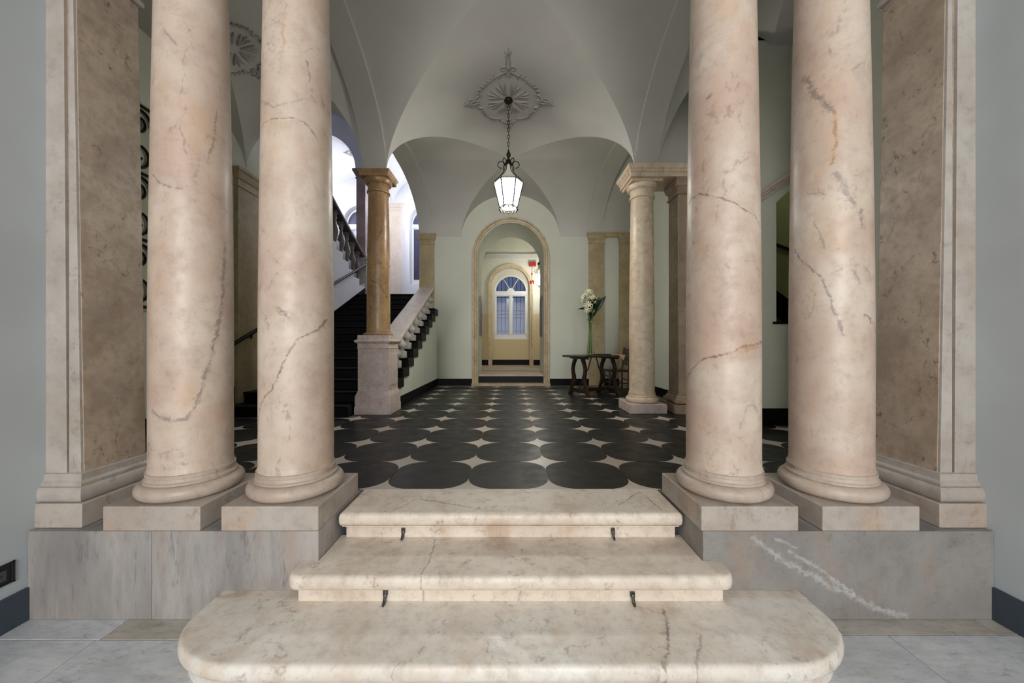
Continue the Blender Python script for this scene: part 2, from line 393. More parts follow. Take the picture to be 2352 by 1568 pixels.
def struct(mb, name, mat, label, cat, smooth=35, bevel=0.0, parent=None):
    o = mb.build(name, mat, parent, smooth, bevel)
    if not parent: tag(o, label, cat, kind='structure')
    return o

FZ = 0.48                      # level of the hall floor above the vestibule floor
SP = 4.10                      # springing of the hall vaults
YF, YM, YB = 2.277, 5.60, 9.03 # front columns, middle columns, back wall

# ================================================================== SETTING
# ---------- vestibule floor: separate slabs
fl = MB().box(-2.63, 2.63, -8.0, 2.75, -0.06, -0.012)
floor0 = struct(fl, 'floor_vestibule', 'grout', 'pale grey marble slab floor before the steps', 'floor')
def slab(x0, x1, y0, y1, mat):
    return MB().box(x0 + .002, x1 - .002, y0 + .002, y1 - .002, -0.03, 0.0).build('floor_slab', mat, floor0, 0, 0.002)
for x0, x1, m in ((-2.63, -2.08, 'slab'), (-2.08, -1.2, 'slab_b'), (-1.2, 1.42, 'slab_b'), (1.42, 1.72, 'slab'), (1.72, 2.52, 'slab_b'), (2.52, 2.63, 'slab_b')):
    slab(x0, x1, 1.905 if x0 > 0 else 1.875, 2.1, m)
xs = [-2.63, -2.1, -1.2, -0.3, 0.8, 1.94, 2.52, 2.63]
yy = 1.905
for k in range(8):
    for i in range(len(xs) - 1):
        slab(xs[i], xs[i + 1], yy - 1.1, (1.875 if xs[i] < 0 else 1.905) if k == 0 else yy, 'slab')
    yy -= 1.1
# ---------- vestibule walls, baseboards, ceiling
struct(MB().box(-2.85, -2.63, -8.0, 2.6, -0.05, 5.4), 'wall_left', 'vest', 'pale grey plaster wall with the black outlet', 'wall')
struct(MB().box(2.63, 2.85, -8.0, 2.6, -0.05, 5.4), 'wall_right', 'vest', 'pale grey plaster wall beside the right-hand pilaster', 'wall')
struct(MB().box(-2.632, -2.615, -8.0, 2.012, 0, 0.178), 'baseboard_left', 'dado', 'slate blue painted baseboard under the black outlet', 'baseboard', bevel=0.003)
struct(MB().box(2.615, 2.632, -8.0, 2.012, 0, 0.178), 'baseboard_right', 'dado', 'slate blue painted baseboard at the right edge', 'baseboard', bevel=0.003)
struct(MB().box(-2.85, 2.85, -8.0, 2.1, 5.3, 5.4), 'ceiling_vestibule', 'vest', 'plain vestibule ceiling overhead', 'ceiling')
# wall above the front columns, with its central arch
mb = MB().arch_wall(-2.85, 2.85, 4.15, 6.2, 0, 1.04, 4.15, 2.02, 2.52, rise=1.04)
mb.box(-4.3, -2.85, 2.3, 2.5, 0.4, 6.2); mb.box(2.85, 3.9, 2.3, 2.5, 0.4, 6.2)
struct(mb, 'wall_front', 'vault', 'plaster arch wall over the front columns', 'wall')

# ---------- hall floor: black tiles and white stars
floor = struct(MB().box(-4.05, 3.6, 2.56, YB, 0.40, FZ - 0.004), 'floor_hall', 'grout', 'black tile hall floor with white four-pointed marble stars', 'floor')
PX, PY = 0.600, 0.6135
SX0, SY0 = 0.2835, 2.590
h = 0.205
def arc_pts(n=7):                     # quarter circle from (h,0) to (0,h), concave towards the star centre
    return [(h - h * math.sin(PI / 2 * i / n), h - h * math.cos(PI / 2 * i / n)) for i in range(n + 1)]
AP = arc_pts()
def star_poly(gap):
    pts = []
    for q in range(4):
        ca, sa = [(1, 0), (0, 1), (-1, 0), (0, -1)][q]
        for x, y in AP[:-1]:
            pts.append((x * ca - y * sa, x * sa + y * ca))
    return [(x * (1 - gap), y * (1 - gap) * PY / PX) for x, y in pts]
def tile_poly():
    pts = []; e = 0.0018
    for cxs, cys in ((1, 1), (-1, 1), (-1, -1), (1, -1)):
        loc = [(cxs * (PX / 2 - e) - cxs * x, cys * (PX / 2 - e) - cys * y) for x, y in AP]
        if cxs * cys > 0: loc = loc[::-1]
        pts += loc
    out = []
    for p_ in pts:
        if not out or (abs(out[-1][0] - p_[0]) + abs(out[-1][1] - p_[1])) > 1e-4: out.append(p_)
    return [(x, y * PY / PX) for x, y in out]
tile0 = MB().prism(tile_poly(), 'z', -0.012, 0.0).build('floor_tile', 'tile', floor, 0)
star0 = MB().prism(star_poly(0.015), 'z', -0.012, 0.0).build('star_inlay', 'star', floor, 0)
half = [(x, max(y, 0.0)) for x, y in star_poly(0.015) if y > -1e-6]
hs0 = MB().prism(half, 'z', -0.012, 0.0).build('star_inlay', 'star', floor, 0)
def inside(x, y):
    if x < -2.0 and y > 5.35: return False
    if x > 3.3 or x < -3.9: return False
    if x > 2.95 and y > 4.8: return False
    return True
first = [True, True, True]
for j in range(11):
    for i in range(-8, 8):
        x, y = SX0 - PX / 2 + i * PX, SY0 + PY / 2 + j * PY
        if inside(x, y) and y < YB - 0.1:
            dz = random.uniform(-0.0008, 0.0006)
            if first[0]: tile0.location = (x, y, FZ + dz); first[0] = False
            else: inst(tile0, floor, (x, y, FZ + dz))
        x, y = SX0 + i * PX, SY0 + j * PY
        if inside(x, y) and y < YB - 0.05:
            src, k = (hs0, 2) if j == 0 else (star0, 1)
            if first[k]: src.location = (x, y + (0.006 if j == 0 else 0), FZ + 0.0004); first[k] = False
            else: inst(src, floor, (x, y + (0.006 if j == 0 else 0), FZ + 0.0004))

# ---------- hall vault: two groin bays
AX = 1.88
def vz(x, y):
    if y < YM:
        yc, L = 3.85, (1.75 if y > 3.85 else 1.83); t = min(abs(y - yc) / L, 1)
        R = 1.35 - (0.16 * t if y > yc else 0.0); s_ = min(abs(x) / AX, 1)
    else:
        yc, L = 7.3, (1.7 if y < 7.3 else 1.73); t = min(abs(y - yc) / L, 1)
        R = 1.03 + (0.16 * t if y < yc else 0.0); s_ = min(abs(x) / (AX if y < yc else 1.2), 1)
    return SP + R * math.sqrt(max(0, 1 - min(s_, t) ** 2))
def groin(mb, cx, yc, ax, Lf, Lb, zfun, sbx=None, n=22):
    """four webs of a groin vault, each its own smooth patch"""
    for sgn, L in ((-1, Lf), (1, Lb)):
        a = ax if (sgn < 0 or not sbx) else sbx
        eps = 1e-5
        rings = []
        for k in range(n + 1):                       # web running lengthwise
            t = math.sin(PI / 2 * k / n)
            y = yc + sgn * L * t * (1 - eps)
            rings.append([(cx + a * t * math.sin(PI / 2 * u / n), y, zfun(cx + a * t * math.sin(PI / 2 * u / n) * (1 - eps), y)) for u in range(-n, n + 1)])
        mb.loft(rings, False, False)
        for sd in (-1, 1):                           # half webs to the sides
            rings = []
            for k in range(n + 1):
                s_ = math.sin(PI / 2 * k / n)
                xs_ = [s_] if a == ax else [s_]
                x = cx + sd * a * s_
                rings.append([(x, yc + sgn * L * s_ * math.sin(PI / 2 * v / n), zfun(x + sd * eps, yc + sgn * L * s_ * math.sin(PI / 2 * v / n) * (1 - eps))) for v in range(n + 1)])
            if a < ax:
                x = cx + sd * ax
                rings.append([(x, yc + sgn * L * math.sin(PI / 2 * v / n), zfun(x, yc + sgn * L * math.sin(PI / 2 * v / n) * (1 - eps))) for v in range(n + 1)])
            mb.loft(rings, False, False)
def patches(mb):    # keep patches unmerged so the groins stay crisp
    return mb
mb = MB()
groin(mb, 0, 3.85, AX, 1.83, 1.75, vz)
groin(mb, 0, 7.3, AX, 1.7, 1.73, vz, sbx=1.2)
struct(mb, 'ceiling_hall', 'vault', 'grey white groin vault carrying the lantern and stucco rosette', 'ceiling', smooth=14)
# arch bands along the sides (soffit, inner lip and outer spandrel)
def band(x_in, x_out, y0, y1, n=40, ztop=6.2, drop=0.05, z0=None):
    mb = MB(); sgn = 1 if x_out > x_in else -1
    P = []
    yc = 3.85 if y1 < 6 else 7.3
    for k in range(n + 1):
        a = PI * k / n
        y = yc - math.cos(a) * ((yc - y0) if a < PI / 2 else (y1 - yc))
        y = min(max(y, y0 + 1e-4), y1 - 1e-4)
        P.append((y, vz(x_in + 0.5 * sgn, y) - drop * math.sin(a) ** 0.35 if 0 < k < n else SP))
    mb.add([(x_in, y, z + drop + 0.02) for y, z in P] + [(x_in, y, z) for y, z in P], [(i, i + 1, i + n + 2, i + n + 1) for i in range(n)])
    mb.add([(x_in, y, z) for y, z in P] + [(x_out, y, z) for y, z in P], [(i, i + 1, i + n + 2, i + n + 1) for i in range(n)])
    mb.add([(x_out, y, z) for y, z in P] + [(x_out, y, ztop) for y, z in P], [(i, i + 1, i + n + 2, i + n + 1) for i in range(n)])
    return mb
for nm, xi, xo, y0, y1, lab in (('trim_arch', -AX, -2.23, 2.02, YM, 'plain plaster arch over the left side of the front bay'),
                               ('trim_arch', AX, 2.23, 2.02, YM, 'plain plaster arch over the right side of the front bay'),
                               ('trim_arch', -AX, -2.23, YM, YB, 'plain plaster arch between the hall and the black staircase'),
                               ('trim_arch', AX, 2.23, YM, YB, 'plain plaster arch above the table corner')):
    struct(band(xi, xo, y0, y1), nm, 'vault', lab, 'arch', smooth=20)
# aisle vaults
def aisle_fun(cx, ax, yc, L, R):
    def f(x, y):
        s_ = min(abs(x - cx) / ax, 1); t = min(abs(y - yc) / L, 1)
        return SP + R * math.sqrt(max(0, 1 - min(s_, t) ** 2))
    return f
def afl(x, y):
    t = min(abs(y - 3.85) / (1.75 if y > 3.85 else 1.83), 1); s_ = min(abs(x + 3.115) / 0.885, 1)
    R0 = (vz(1.9, min(max(y, 2.03), 5.595)) - SP) / max(1e-4, math.sqrt(max(1e-8, 1 - t * t))) if t < 0.999 else 1.19
    u = min(max((x + 4.0) / 1.77, 0), 1); R = 0.80 + (min(R0, 1.36) - 0.80) * u ** 2.2
    return SP + R * math.sqrt(max(0, 1 - min(s_, t) ** 2))
mb = MB(); groin(mb, -3.115, 3.85, 0.885, 1.83, 1.75, afl)
struct(mb, 'ceiling_aisle_left', 'vault', 'shadowed groin vault of the aisle behind the left columns', 'ceiling', smooth=14)
def afr(x, y): 
    t = min(abs(y - 3.85) / (1.75 if y > 3.85 else 1.83), 1); s_ = min(abs(x - 2.95) / 0.72, 1)
    R0 = (vz(1.9, min(max(y, 2.03), 5.595)) - SP) / max(1e-4, math.sqrt(max(1e-8, 1 - t * t))) if t < 0.999 else 1.19
    return SP + min(R0, 1.36) * math.sqrt(max(0, 1 - min(s_, t) ** 2))
mb = MB(); groin(mb, 2.95, 3.85, 0.72, 1.83, 1.75, afr)
struct(mb, 'ceiling_aisle_right', 'vault', 'shadowed groin vault of the aisle behind the right columns', 'ceiling', smooth=14)
# tunnel over the recess on the right of the rear bay
mb = MB(); n = 36; P = []
for k in range(n + 1):
    a = PI * k / n; y = 7.3 - math.cos(a) * (1.7 if a < PI / 2 else 1.73); y = min(max(y, YM + 1e-4), YB - 1e-4)
    P.append((y, vz(1.9, y)))
mb.add([(2.23, y, z) for y, z in P] + [(2.9, y, z) for y, z in P], [(i, i + 1, i + n + 2, i + n + 1) for i in range(n)])
struct(mb, 'ceiling_recess', 'vault', 'plaster tunnel vault over the recess behind the table', 'ceiling', smooth=20)

# ---------- hall walls
struct(MB().box(2.23, 3.75, YM, YM + 0.1, SP, 6.2), 'wall_aisle_tympanum', 'vault', 'plaster wall above the stone lintel on the right', 'wall')
mb = MB().arch_wall(-2.23, 3.2, 0.40, 6.2, 0.005, 0.80, 3.63, YB, 10.2)
struct(mb, 'wall_back', 'wall', 'pale green back wall around the arched doorway', 'wall')
struct(MB().box(2.9, 3.2, 5.72, YB, 0.4, 5.6), 'wall_recess', 'wall', 'pale green side wall behind the pale pillar', 'wall')
struct(MB().box(-4.25, -4.0, 2.5, 6.3, 0.4, 6.0), 'wall_aisle_left', 'wall', 'shadowed side wall of the aisle with the iron grille', 'wall')
# stair side wall towards the hall, stepped under the stairs
def sz(n): return FZ + 0.154 * n
def sy(n): return 5.15 + 0.32 * (n - 1)
poly = [(5.72, FZ), (YB, FZ)]
top = [(YB, sz(13) - 0.16)]
for n in range(13, 2, -1):
    y0 = max(sy(n), 5.72)
    if n < 13: top.append((sy(n + 1), sz(n) - 0.16))
    top.append((y0, sz(n) - 0.16))
poly += top
struct(MB().prism(poly, 'x', -1.9, -1.80), 'wall_stair_side', 'wall', 'pale green wall stepping up under the staircase', 'wall')
struct(MB().box(-1.80, -1.785, 5.72, YB, FZ, FZ + 0.165), 'baseboard_stair', 'skirt', 'black skirting along the stair side wall', 'baseboard')
struct(MB().box(-1.80, -0.945, YB - 0.015, YB, FZ, FZ + 0.165), 'baseboard_back_left', 'skirt', 'black skirting on the back wall left of the doorway', 'baseboard')
struct(MB().box(0.955, 2.9, YB - 0.015, YB, FZ, FZ + 0.165), 'baseboard_back_right', 'skirt', 'black skirting on the back wall behind the table', 'baseboard')
struct(MB().box(2.885, 2.9, 5.72, YB, FZ, FZ + 0.165), 'baseboard_recess', 'skirt', 'black skirting behind the pale pillar', 'baseboard')
struct(MB().box(-4.0, -3.985, 2.5, 5.2, FZ, FZ + 0.2), 'baseboard_aisle_left', 'skirt', 'black skirting in the shadowed left aisle', 'baseboard')

# ---------- right aisle: front wall with opening to the side stair
mb = MB()
XW, YW = 3.33, 4.64
mb.box(2.9, XW, YW, YW + 0.14, 0.4, 5.4)
mb.box(XW, 3.75, YW, YW + 0.14, 0.4, 1.765)
mb.prism([(XW, 3.27), (3.75, 3.66), (3.75, 5.4), (XW, 5.4)], 'y', YW, YW + 0.14)
mb.box(2.9, 3.06, YW + 0.14, 5.9, 0.4, 5.4)
struct(mb, 'wall_aisle_right', 'wall', 'shadowed pale wall with stair opening between the right columns', 'wall')
struct(MB().box(3.5, 3.75, 2.5, YW, 0.4, 5.2), 'wall_aisle_side', 'wall', 'side wall of the aisle behind the right-hand column', 'wall')
struct(MB().box(2.9, 3.5, YW - 0.015, YW, FZ, FZ + 0.21), 'baseboard_aisle_right', 'skirt', 'black skirting between the right columns', 'baseboard')
mb = MB()
def rake(x): return 3.30 + (x - 3.16) * 0.66
for (d0, d1, pr) in ((0.0, 0.05, 0.03), (0.05, 0.09, 0.055), (0.09, 0.13, 0.085)):
    mb.prism([(3.06, rake(3.06) + d0), (3.49, rake(3.49) + d0), (3.49, rake(3.49) + d1), (3.06, rake(3.06) + d1)], 'y', YW - pr, YW + 0.01)
struct(mb, 'trim_raking', 'ped', 'raking stone moulding over the side stair opening', 'moulding')
struct(MB().box(XW - 0.045, 3.52, YW - 0.02, YW + 0.16, 1.745, 1.775), 'sill_side_stair', 'skirt', 'thin black sill of the side stair opening', 'sill')
# side stair room
mb = MB()
mb.box(5.2, 5.35, YW, 9.2, 0.4, 5.4); mb.box(3.06, 5.35, 9.05, 9.2, 0.4, 5.4); mb.box(3.06, 5.35, YW, 9.2, 5.3, 5.42); mb.box(3.06, 5.35, YW + .14, 9.2, 0.36, 0.44)
mb.box(3.75, 5.35, YW, YW + 0.12, 0.4, 5.4)
struct(mb, 'wall_side_stair', 'greenroom', 'green lit walls of the side stair seen through the opening', 'wall')
st = empty('side_staircase', (4.1, 5.2, 0.44), 'black stairs glimpsed through the opening between the right columns', 'staircase')
for k in range(9):
    MB().box(-0.85, 1.08, 0.3 * k, 0.3 * k + 0.34, 0.2 * k, 0.2 * k + 0.24).build('step', 'slate', st, 0)
MB().prism([(0, 0.3), (3.0, 2.25), (3.0, 2.75), (0, 0.75)], 'x', 1.05, 1.09).build('skirting', 'skirt', st, 0)
mb = MB().tube([(5.12, 5.0, 2.25), (5.12, 8.6, 4.2)], 0.03, 10)
for y in (5.6, 7.2): mb.tube([(5.12, y, 2.25 + (y - 5) * .5417), (5.2, y, 2.2 + (y - 5) * .5417)], 0.014, 6)
tag(mb.build('side_handrail', 'iron'), 'dark handrail on the green lit side stair wall', 'handrail')
b = empty('assumed_bulb_lamp', (3.6, 6.4, 5.3), 'assumed bare ceiling bulb added out of view in the side stair', 'lamp')  # bulb assumed from the green light in the opening, itself unseen
MB().lathe([(0.05, 0), (0.05, -0.05), (0.02, -0.06), (0.02, -0.1)], 16).build('socket', 'black', b); MB().ellip((0, 0, -0.16), (0.06, 0.06, 0.07)).build('bulb', 'globe_g', b)

# ---------- doorway surround, threshold, corridor
mb = MB().arch_trim(0.005, 0.80, 0.53, 3.63, [(0, YB), (0, YB - 0.05), (0.035, YB - 0.06), (0.045, YB - 0.045), (0.085, YB - 0.055), (0.095, YB - 0.08), (0.135, YB - 0.085), (0.14, YB)])
struct(mb, 'trim_doorway', 'doorstone', 'tan marble arched surround of the back doorway', 'door surround', smooth=25)
th = empty('threshold', (0, YB, FZ), 'marble threshold with two steps in the back doorway', 'step')
MB().rect([(-0.01, 0), (-0.01, 0.035), (0, 0.04), (0, 0.052), (-0.01, 0.055)], -0.96, 0.97, -0.10, 0.35).build('sill_slab', 'doorstone', th)
MB().box(-0.80, 0.81, 0.15, 0.36, 0.05, 0.205).build('riser', 'slate', th)
MB().rect([(-0.02, 0.20), (0, 0.215), (0, 0.255), (-0.01, 0.265)], -0.80, 0.81, 0.16, 1.3).build('tread', 'base', th)
mb = MB().box(-1.9, 1.9, 10.2, 13.4, 0.70, 0.745)
struct(mb, 'floor_corridor', 'base', 'polished marble corridor floor beyond the doorway', 'floor')
mb = MB().arch_wall(-1.9, 1.9, 0.70, 6.2, 0.005, 0.66, 3.50, 13.0, 13.16)
struct(mb, 'wall_corridor_end', 'corr', 'two-tone corridor end wall around the blue window', 'wall')
struct(MB().box(-2.1, -1.9, 10.2, 13.4, 0.4, 6.2), 'wall_corridor_left', 'corr', 'left corridor wall beyond the doorway', 'wall')
struct(MB().box(1.9, 2.1, 10.2, 13.4, 0.4, 6.2), 'wall_corridor_right', 'corr', 'right corridor wall beyond the doorway', 'wall')
mb = MB(); n = 24
pts = [(-1.9 * math.cos(PI * k / n), 4.62 + 0.75 * math.sin(PI * k / n)) for k in range(n + 1)]
mb.add([(x, 10.2, z) for x, z in pts] + [(x, 13.0, z) for x, z in pts], [(i, i + 1, i + n + 2, i + n + 1) for i in range(n)])
struct(mb, 'ceiling_corridor', 'vault', 'white vaulted corridor ceiling seen through the doorway', 'ceiling', smooth=30)
mb = MB()
for a, b_, c in ((4.50, 4.54, 0.03), (4.54, 4.58, 0.06), (4.58, 4.63, 0.09)): mb.box(-1.9, 1.9, 13.0 - c, 13.0, a, b_)
struct(mb, 'trim_corridor_cornice', 'vault', 'white cornice at the corridor end', 'cornice')
mb = MB().arch_trim(0.005, 0.66, 0.745, 3.50, [(0, 13.0), (0, 12.96), (0.05, 12.95), (0.06, 12.93), (0.12, 12.92), (0.125, 13.0)])
struct(mb, 'trim_window_niche', 'doorstone', 'tan stone surround of the corridor window niche', 'window surround', smooth=25)
struct(MB().arch_wall(-0.9, 0.9, 0.7, 4.6, 0.005, 0.572, 3.35, 13.16, 13.26, ob=1.66), 'wall_niche', plaster('ochre_niche_paint', lin(212, 208, 190), split=(1.64, lin(206, 188, 148))), 'ochre niche wall around the corridor window', 'wall')
struct(MB().box(-1.9, -0.79, 12.985, 13.0, 0.745, 0.93), 'baseboard_corridor_left', 'skirt', 'dark skirting left of the corridor window niche', 'baseboard')
struct(MB().box(0.80, 1.9, 12.985, 13.0, 0.745, 0.93), 'baseboard_corridor_right', 'skirt', 'dark skirting right of the corridor window niche', 'baseboard')
struct(MB().box(-0.65, 0.66, 13.145, 13.16, 0.745, 0.93), 'baseboard_corridor_niche', 'skirt', 'dark skirting inside the corridor window niche', 'baseboard')

def arched_window(name, cx, y, z0, zs, hw, label, bars=True, panes=True, dirx=1):
    w_ = empty(name, (cx, y, z0), label, 'window', kind='structure')
    fw = 0.042
    pm = 'glass' if bars else 'darkpane'
    MB().arch_trim(0, hw - fw, 0, zs - z0, [(0, 0.05), (0, -0.02), (fw * .4, -0.035), (fw, -0.035), (fw, 0.05)]).build('window_frame', 'white', w_, 25)
    mb = MB().box(-hw, hw, -0.02, 0.05, -0.10, 0.03).box(-hw, hw, -0.03, 0.05, zs - z0 - 0.12, zs - z0 + 0.02)
    mb.box(-0.036, 0.036, -0.025, 0.05, 0, zs - z0); mb.build('transom', 'white', w_, 0, 0.006)
    for sd in (-1, 1):
        x0, x1 = (-(hw - fw), -0.036) if sd < 0 else (0.036, hw - fw)
        s_ = MB().box(x0, x0 + 0.03, -0.01, 0.03, 0.02, zs - z0 - 0.11).box(x1 - 0.03, x1, -0.01, 0.03, 0.02, zs - z0 - 0.11)
        s_.box(x0, x1, -0.01, 0.03, 0.02, 0.07).box(x0, x1, -0.01, 0.03, zs - z0 - 0.16, zs - z0 - 0.11)
        sash = s_.build('sash', 'white', w_, 0, 0.004)
        MB().box(x0 + .025, x1 - .025, 0.008, 0.014, 0.06, zs - z0 - 0.15).build('pane', pm, sash, 0)
    R = hw - fw + 0.01
    mb = MB()
    for a in (60, 120):
        c, s_ = math.cos(math.radians(a)), math.sin(math.radians(a))
        mb.tube([(0.1 * c, 0.01, zs - z0 + 0.02 + 0.1 * s_), (R * c, 0.01, zs - z0 + R * s_)], 0.016, 6)
    mb.prism([(0.13 * math.cos(PI * k / 10), zs - z0 + 0.13 * math.sin(PI * k / 10)) for k in range(11)], 'y', -0.02, 0.04)
    mb.build('fanlight_bars', 'white', w_)
    for a0, a1 in ((2, 58), (62, 118), (122, 178)):
        poly = [(0.12 * math.cos(math.radians(a)), zs - z0 + 0.12 * math.sin(math.radians(a))) for a in (a1, a0)]
        poly += [(R * math.cos(math.radians(a0 + (a1 - a0) * k / 8)), zs - z0 + R * math.sin(math.radians(a0 + (a1 - a0) * k / 8))) for k in range(9)]
        MB().prism(poly, 'y', 0.008, 0.014).build('pane', pm, w_, 0)
    if bars:
        mb = MB(); H = zs - z0
        for x in [-(hw - .1) + (2 * hw - .2) * k / 7 for k in range(8)]: mb.tube([(x, 0.14, 0), (x, 0.14, H + math.sqrt(max(0.0, R * R - x * x)))], 0.011, 6)
        for f_ in (0.12, 0.42, 0.50, 0.58, 0.88): mb.tube([(-hw, 0.14, H * f_), (hw, 0.14, H * f_)], 0.011, 6)
        mb.build('window_grille', 'iron', w_)
    return w_
arched_window('window_1', 0.005, 13.19, 1.76, 3.35, 0.575, 'white arched window with blue panes at the corridor end')
# reveal panels of the doorway
for sd, lab in ((-1, 'narrow mauve panel on the left jamb of the doorway'), (1, 'narrow mauve panel on the right jamb of the doorway')):
    x = 0.005 + sd * 0.80
    mb = MB(); mb.map = lambda p_, x=x, sd=sd: (x - sd * p_[2], p_[0], p_[1])
    pl = [(9.35, 1.70), (10.15, 1.70), (10.15, 2.6)] + [(9.75 + 0.4 * math.cos(PI * k / 10), 2.6 + 0.18 * math.sin(PI * k / 10)) for k in range(1, 10)] + [(9.35, 2.6)]
    mb.prism(pl, 'z', 0.0, 0.012)
    tag(mb.build('jamb_panel', 'mauvepanel', bevel=0.003), lab, 'panel')

# ---------- stairwell shell
mb = MB()
mb.box(-6.6, -6.4, 5.2, 13.2, 0.4, 8.6)                            # far left
mb.box(-6.6, -4.1, 5.2, 5.4, 4.0, 8.6)
mb.box(-2.235, -2.0, 9.2, 13.2, 0.4, 8.6)                          # right of the landing
mb.box(-6.6, -2.0, 5.2, 10.2, 8.0, 8.2)
mb.box(-2.3, -2.2, 5.2, 9.3, 6.15, 8.6)
struct(mb, 'wall_stairwell', 'stairwell', 'white stairwell walls beyond the black staircase', 'wall')
mb = MB().arch_wall(-6.45, -4.12, 2.3, 8.4, -5.28, 1.02, 6.30, 10.15, 10.5, rise=0.98)
mb.box(-4.14, -4.12, 10.15, 10.5, 6.3, 8.4)
m2 = MB().arch_wall(-4.12, -2.1, 6.30, 8.4, -3.11, 0.86, 6.30, 10.15, 10.5, rise=0.85)
mb.add(m2.v, m2.f)
# cut the legs of the left arch below springing: rebuilt as header only
mb = MB().arch_wall(-6.45, -4.12, 6.30, 8.4, -5.28, 1.02, 6.30, 10.15, 10.5, rise=0.98); mb.add(m2.v, m2.f)
struct(mb, 'wall_stair_arches', 'stairwell', 'white wall with two arches over the stair landing', 'wall')
def landing_window(cx, nm, lab):
    return arched_window(nm, cx, 13.28, 3.72, 5.75, 0.60, lab, bars=False)
mb = MB(); m2 = MB()
mb.arch_wall(-6.6, -4.05, 2.5, 8.6, -5.28, 0.62, 5.75, 13.0, 13.35, ob=3.60)
mb.arch_wall(-4.05, -2.0, 2.5, 8.6, -2.95, 0.62, 5.75, 13.0, 13.35, ob=3.60)
struct(mb, 'wall_landing_back', 'stairwell', 'white landing wall with arched windows', 'wall')
landing_window(-5.28, 'window_2', 'white arched landing window behind the mauve pillar')
landing_window(-2.95, 'window_3', 'white arched landing window beside the amber pilaster')
mb = MB(); lf = lambda cx, ax: (lambda x, y: 6.3 + 1.05 * math.sqrt(max(0, 1 - min(min(abs(x - cx) / ax, 1), min(abs(y - 11.75) / 1.25, 1)) ** 2)))
groin(mb, -5.28, 11.75, 1.16, 1.25, 1.25, lf(-5.28, 1.16)); groin(mb, -3.06, 11.75, 1.06, 1.25, 1.25, lf(-3.06, 1.06))
struct(mb, 'ceiling_landing', 'stairwell', 'bright white groin vault over the stair landing', 'ceiling', smooth=14)
struct(MB().box(-6.45, -2.0, sy(15) + 0.3, 13.2, 2.5, sz(15)), 'floor_landing', 'slate', 'black stone stair landing', 'floor')
# wall under the upper flight
def un(y): return sz(15) + 0.481 * (10.4 - y)
poly = [(6.3, 0.4), (10.15, 0.4), (10.15, sz(15) + 0.35)]
y = 10.1; k = 0
while y > 6.65:
    poly += [(y, un(y) + 0.12), (y - 0.32, un(y) + 0.12)]; y -= 0.32
poly += [(6.3, un(y) + 0.12)]
struct(MB().prism(poly, 'x', -4.25, -4.0), 'wall_upper_flight', 'stairwell', 'pale wall under the upper stair flight', 'wall')
def skt(y): return 0.86 + 0.448 * (y - 5.31)
struct(MB().prism([(5.0, 0.45), (5.0, 0.70), (5.31, 0.86), (10.15, skt(10.15)), (10.15, skt(10.15) - 0.6), (5.31, 0.45)], 'x', -4.0, -3.985), 'baseboard_stair_wall', 'skirt', 'black skirting climbing along the stair wall', 'baseboard')

# ================================================================== STEPS AND BLOCKS
def step_outline(x, yf, yb, r, o, ry=None):
    ry = ry or r; n = 12
    rx, ry = max(r + o, 0.004), max(ry + o, 0.004); X = x + 0.65 * o; Y = yf - o
    pts = [(X, yb), (-X, yb)]
    pts += [(-X + rx - rx * math.cos(PI / 2 * k / n), Y + ry - ry * math.sin(PI / 2 * k / n)) for k in range(n + 1)]
    pts += [(X - rx + rx * math.sin(PI / 2 * k / n), Y + ry - ry * math.cos(PI / 2 * k / n)) for k in range(n + 1)]
    return pts
def step(name, x, yf, yb, r, prof, mat, label, ry=None):
    root = empty(name, (0, yf, prof[0][1]), label, 'step')
    mb = MB().loft([[(a, b, z) for a, b in step_outline(x, yf, yb, r, o, ry)] for o, z in prof])
    o = mb.build('slab', mat, root, 40); o.location = (0, -yf, -prof[0][1])
    return root
def nose(z0, z1, ri=-0.05):
    h_ = z1 - z0
    pr = [(ri, z0), (ri, z0 + h_ * .36), (ri + 0.004, z0 + h_ * .41), (ri + 0.012, z0 + h_ * .45), (ri + 0.024, z0 + h_ * .47), (ri + 0.024, z0 + h_ * .525), (ri + .034, z0 + h_ * .53)]
    c = z0 + h_ * .76; rr = h_ * .235
    for k in range(9):
        a = -PI / 2 + PI * k / 8; pr.append((-0.022 + 0.022 * math.cos(a), c + rr * math.sin(a)))
    pr += [(-0.034, z1 - 0.0005), (-0.05, z1)]
    return pr
sA = step('marble_step', 1.57, 1.530, 1.945, 0.42, nose(0.0, 0.16), 'step_a', 'widest bottom marble step with rounded corners', ry=0.30)
mb = MB().rect([(0, 0.0), (0, 0.1595), (-0.001, 0.16)], -1.56, 1.56, 1.948, 2.012); o = mb.build('back_strip', 'step_b', sA, 0); o.location = (0, -1.530, 0)
sB = step('marble_step', 1.15, 1.868, 2.0115, 0.07, nose(0.16, 0.32, -0.06), 'step_b', 'middle marble step projecting past the grey blocks', ry=0.07)
o = MB().box(-1.043, 1.043, 2.0115, 2.285, 0.16, 0.32).build('tread_back', 'step_b', sB, 0); o.location = (0, -1.868, -0.16)
sC = step('marble_step', 1.034, 2.215, 2.60, 0.012, nose(0.32, FZ, -0.045), 'step_c', 'top marble step flush with the black tile floor', ry=0.012)
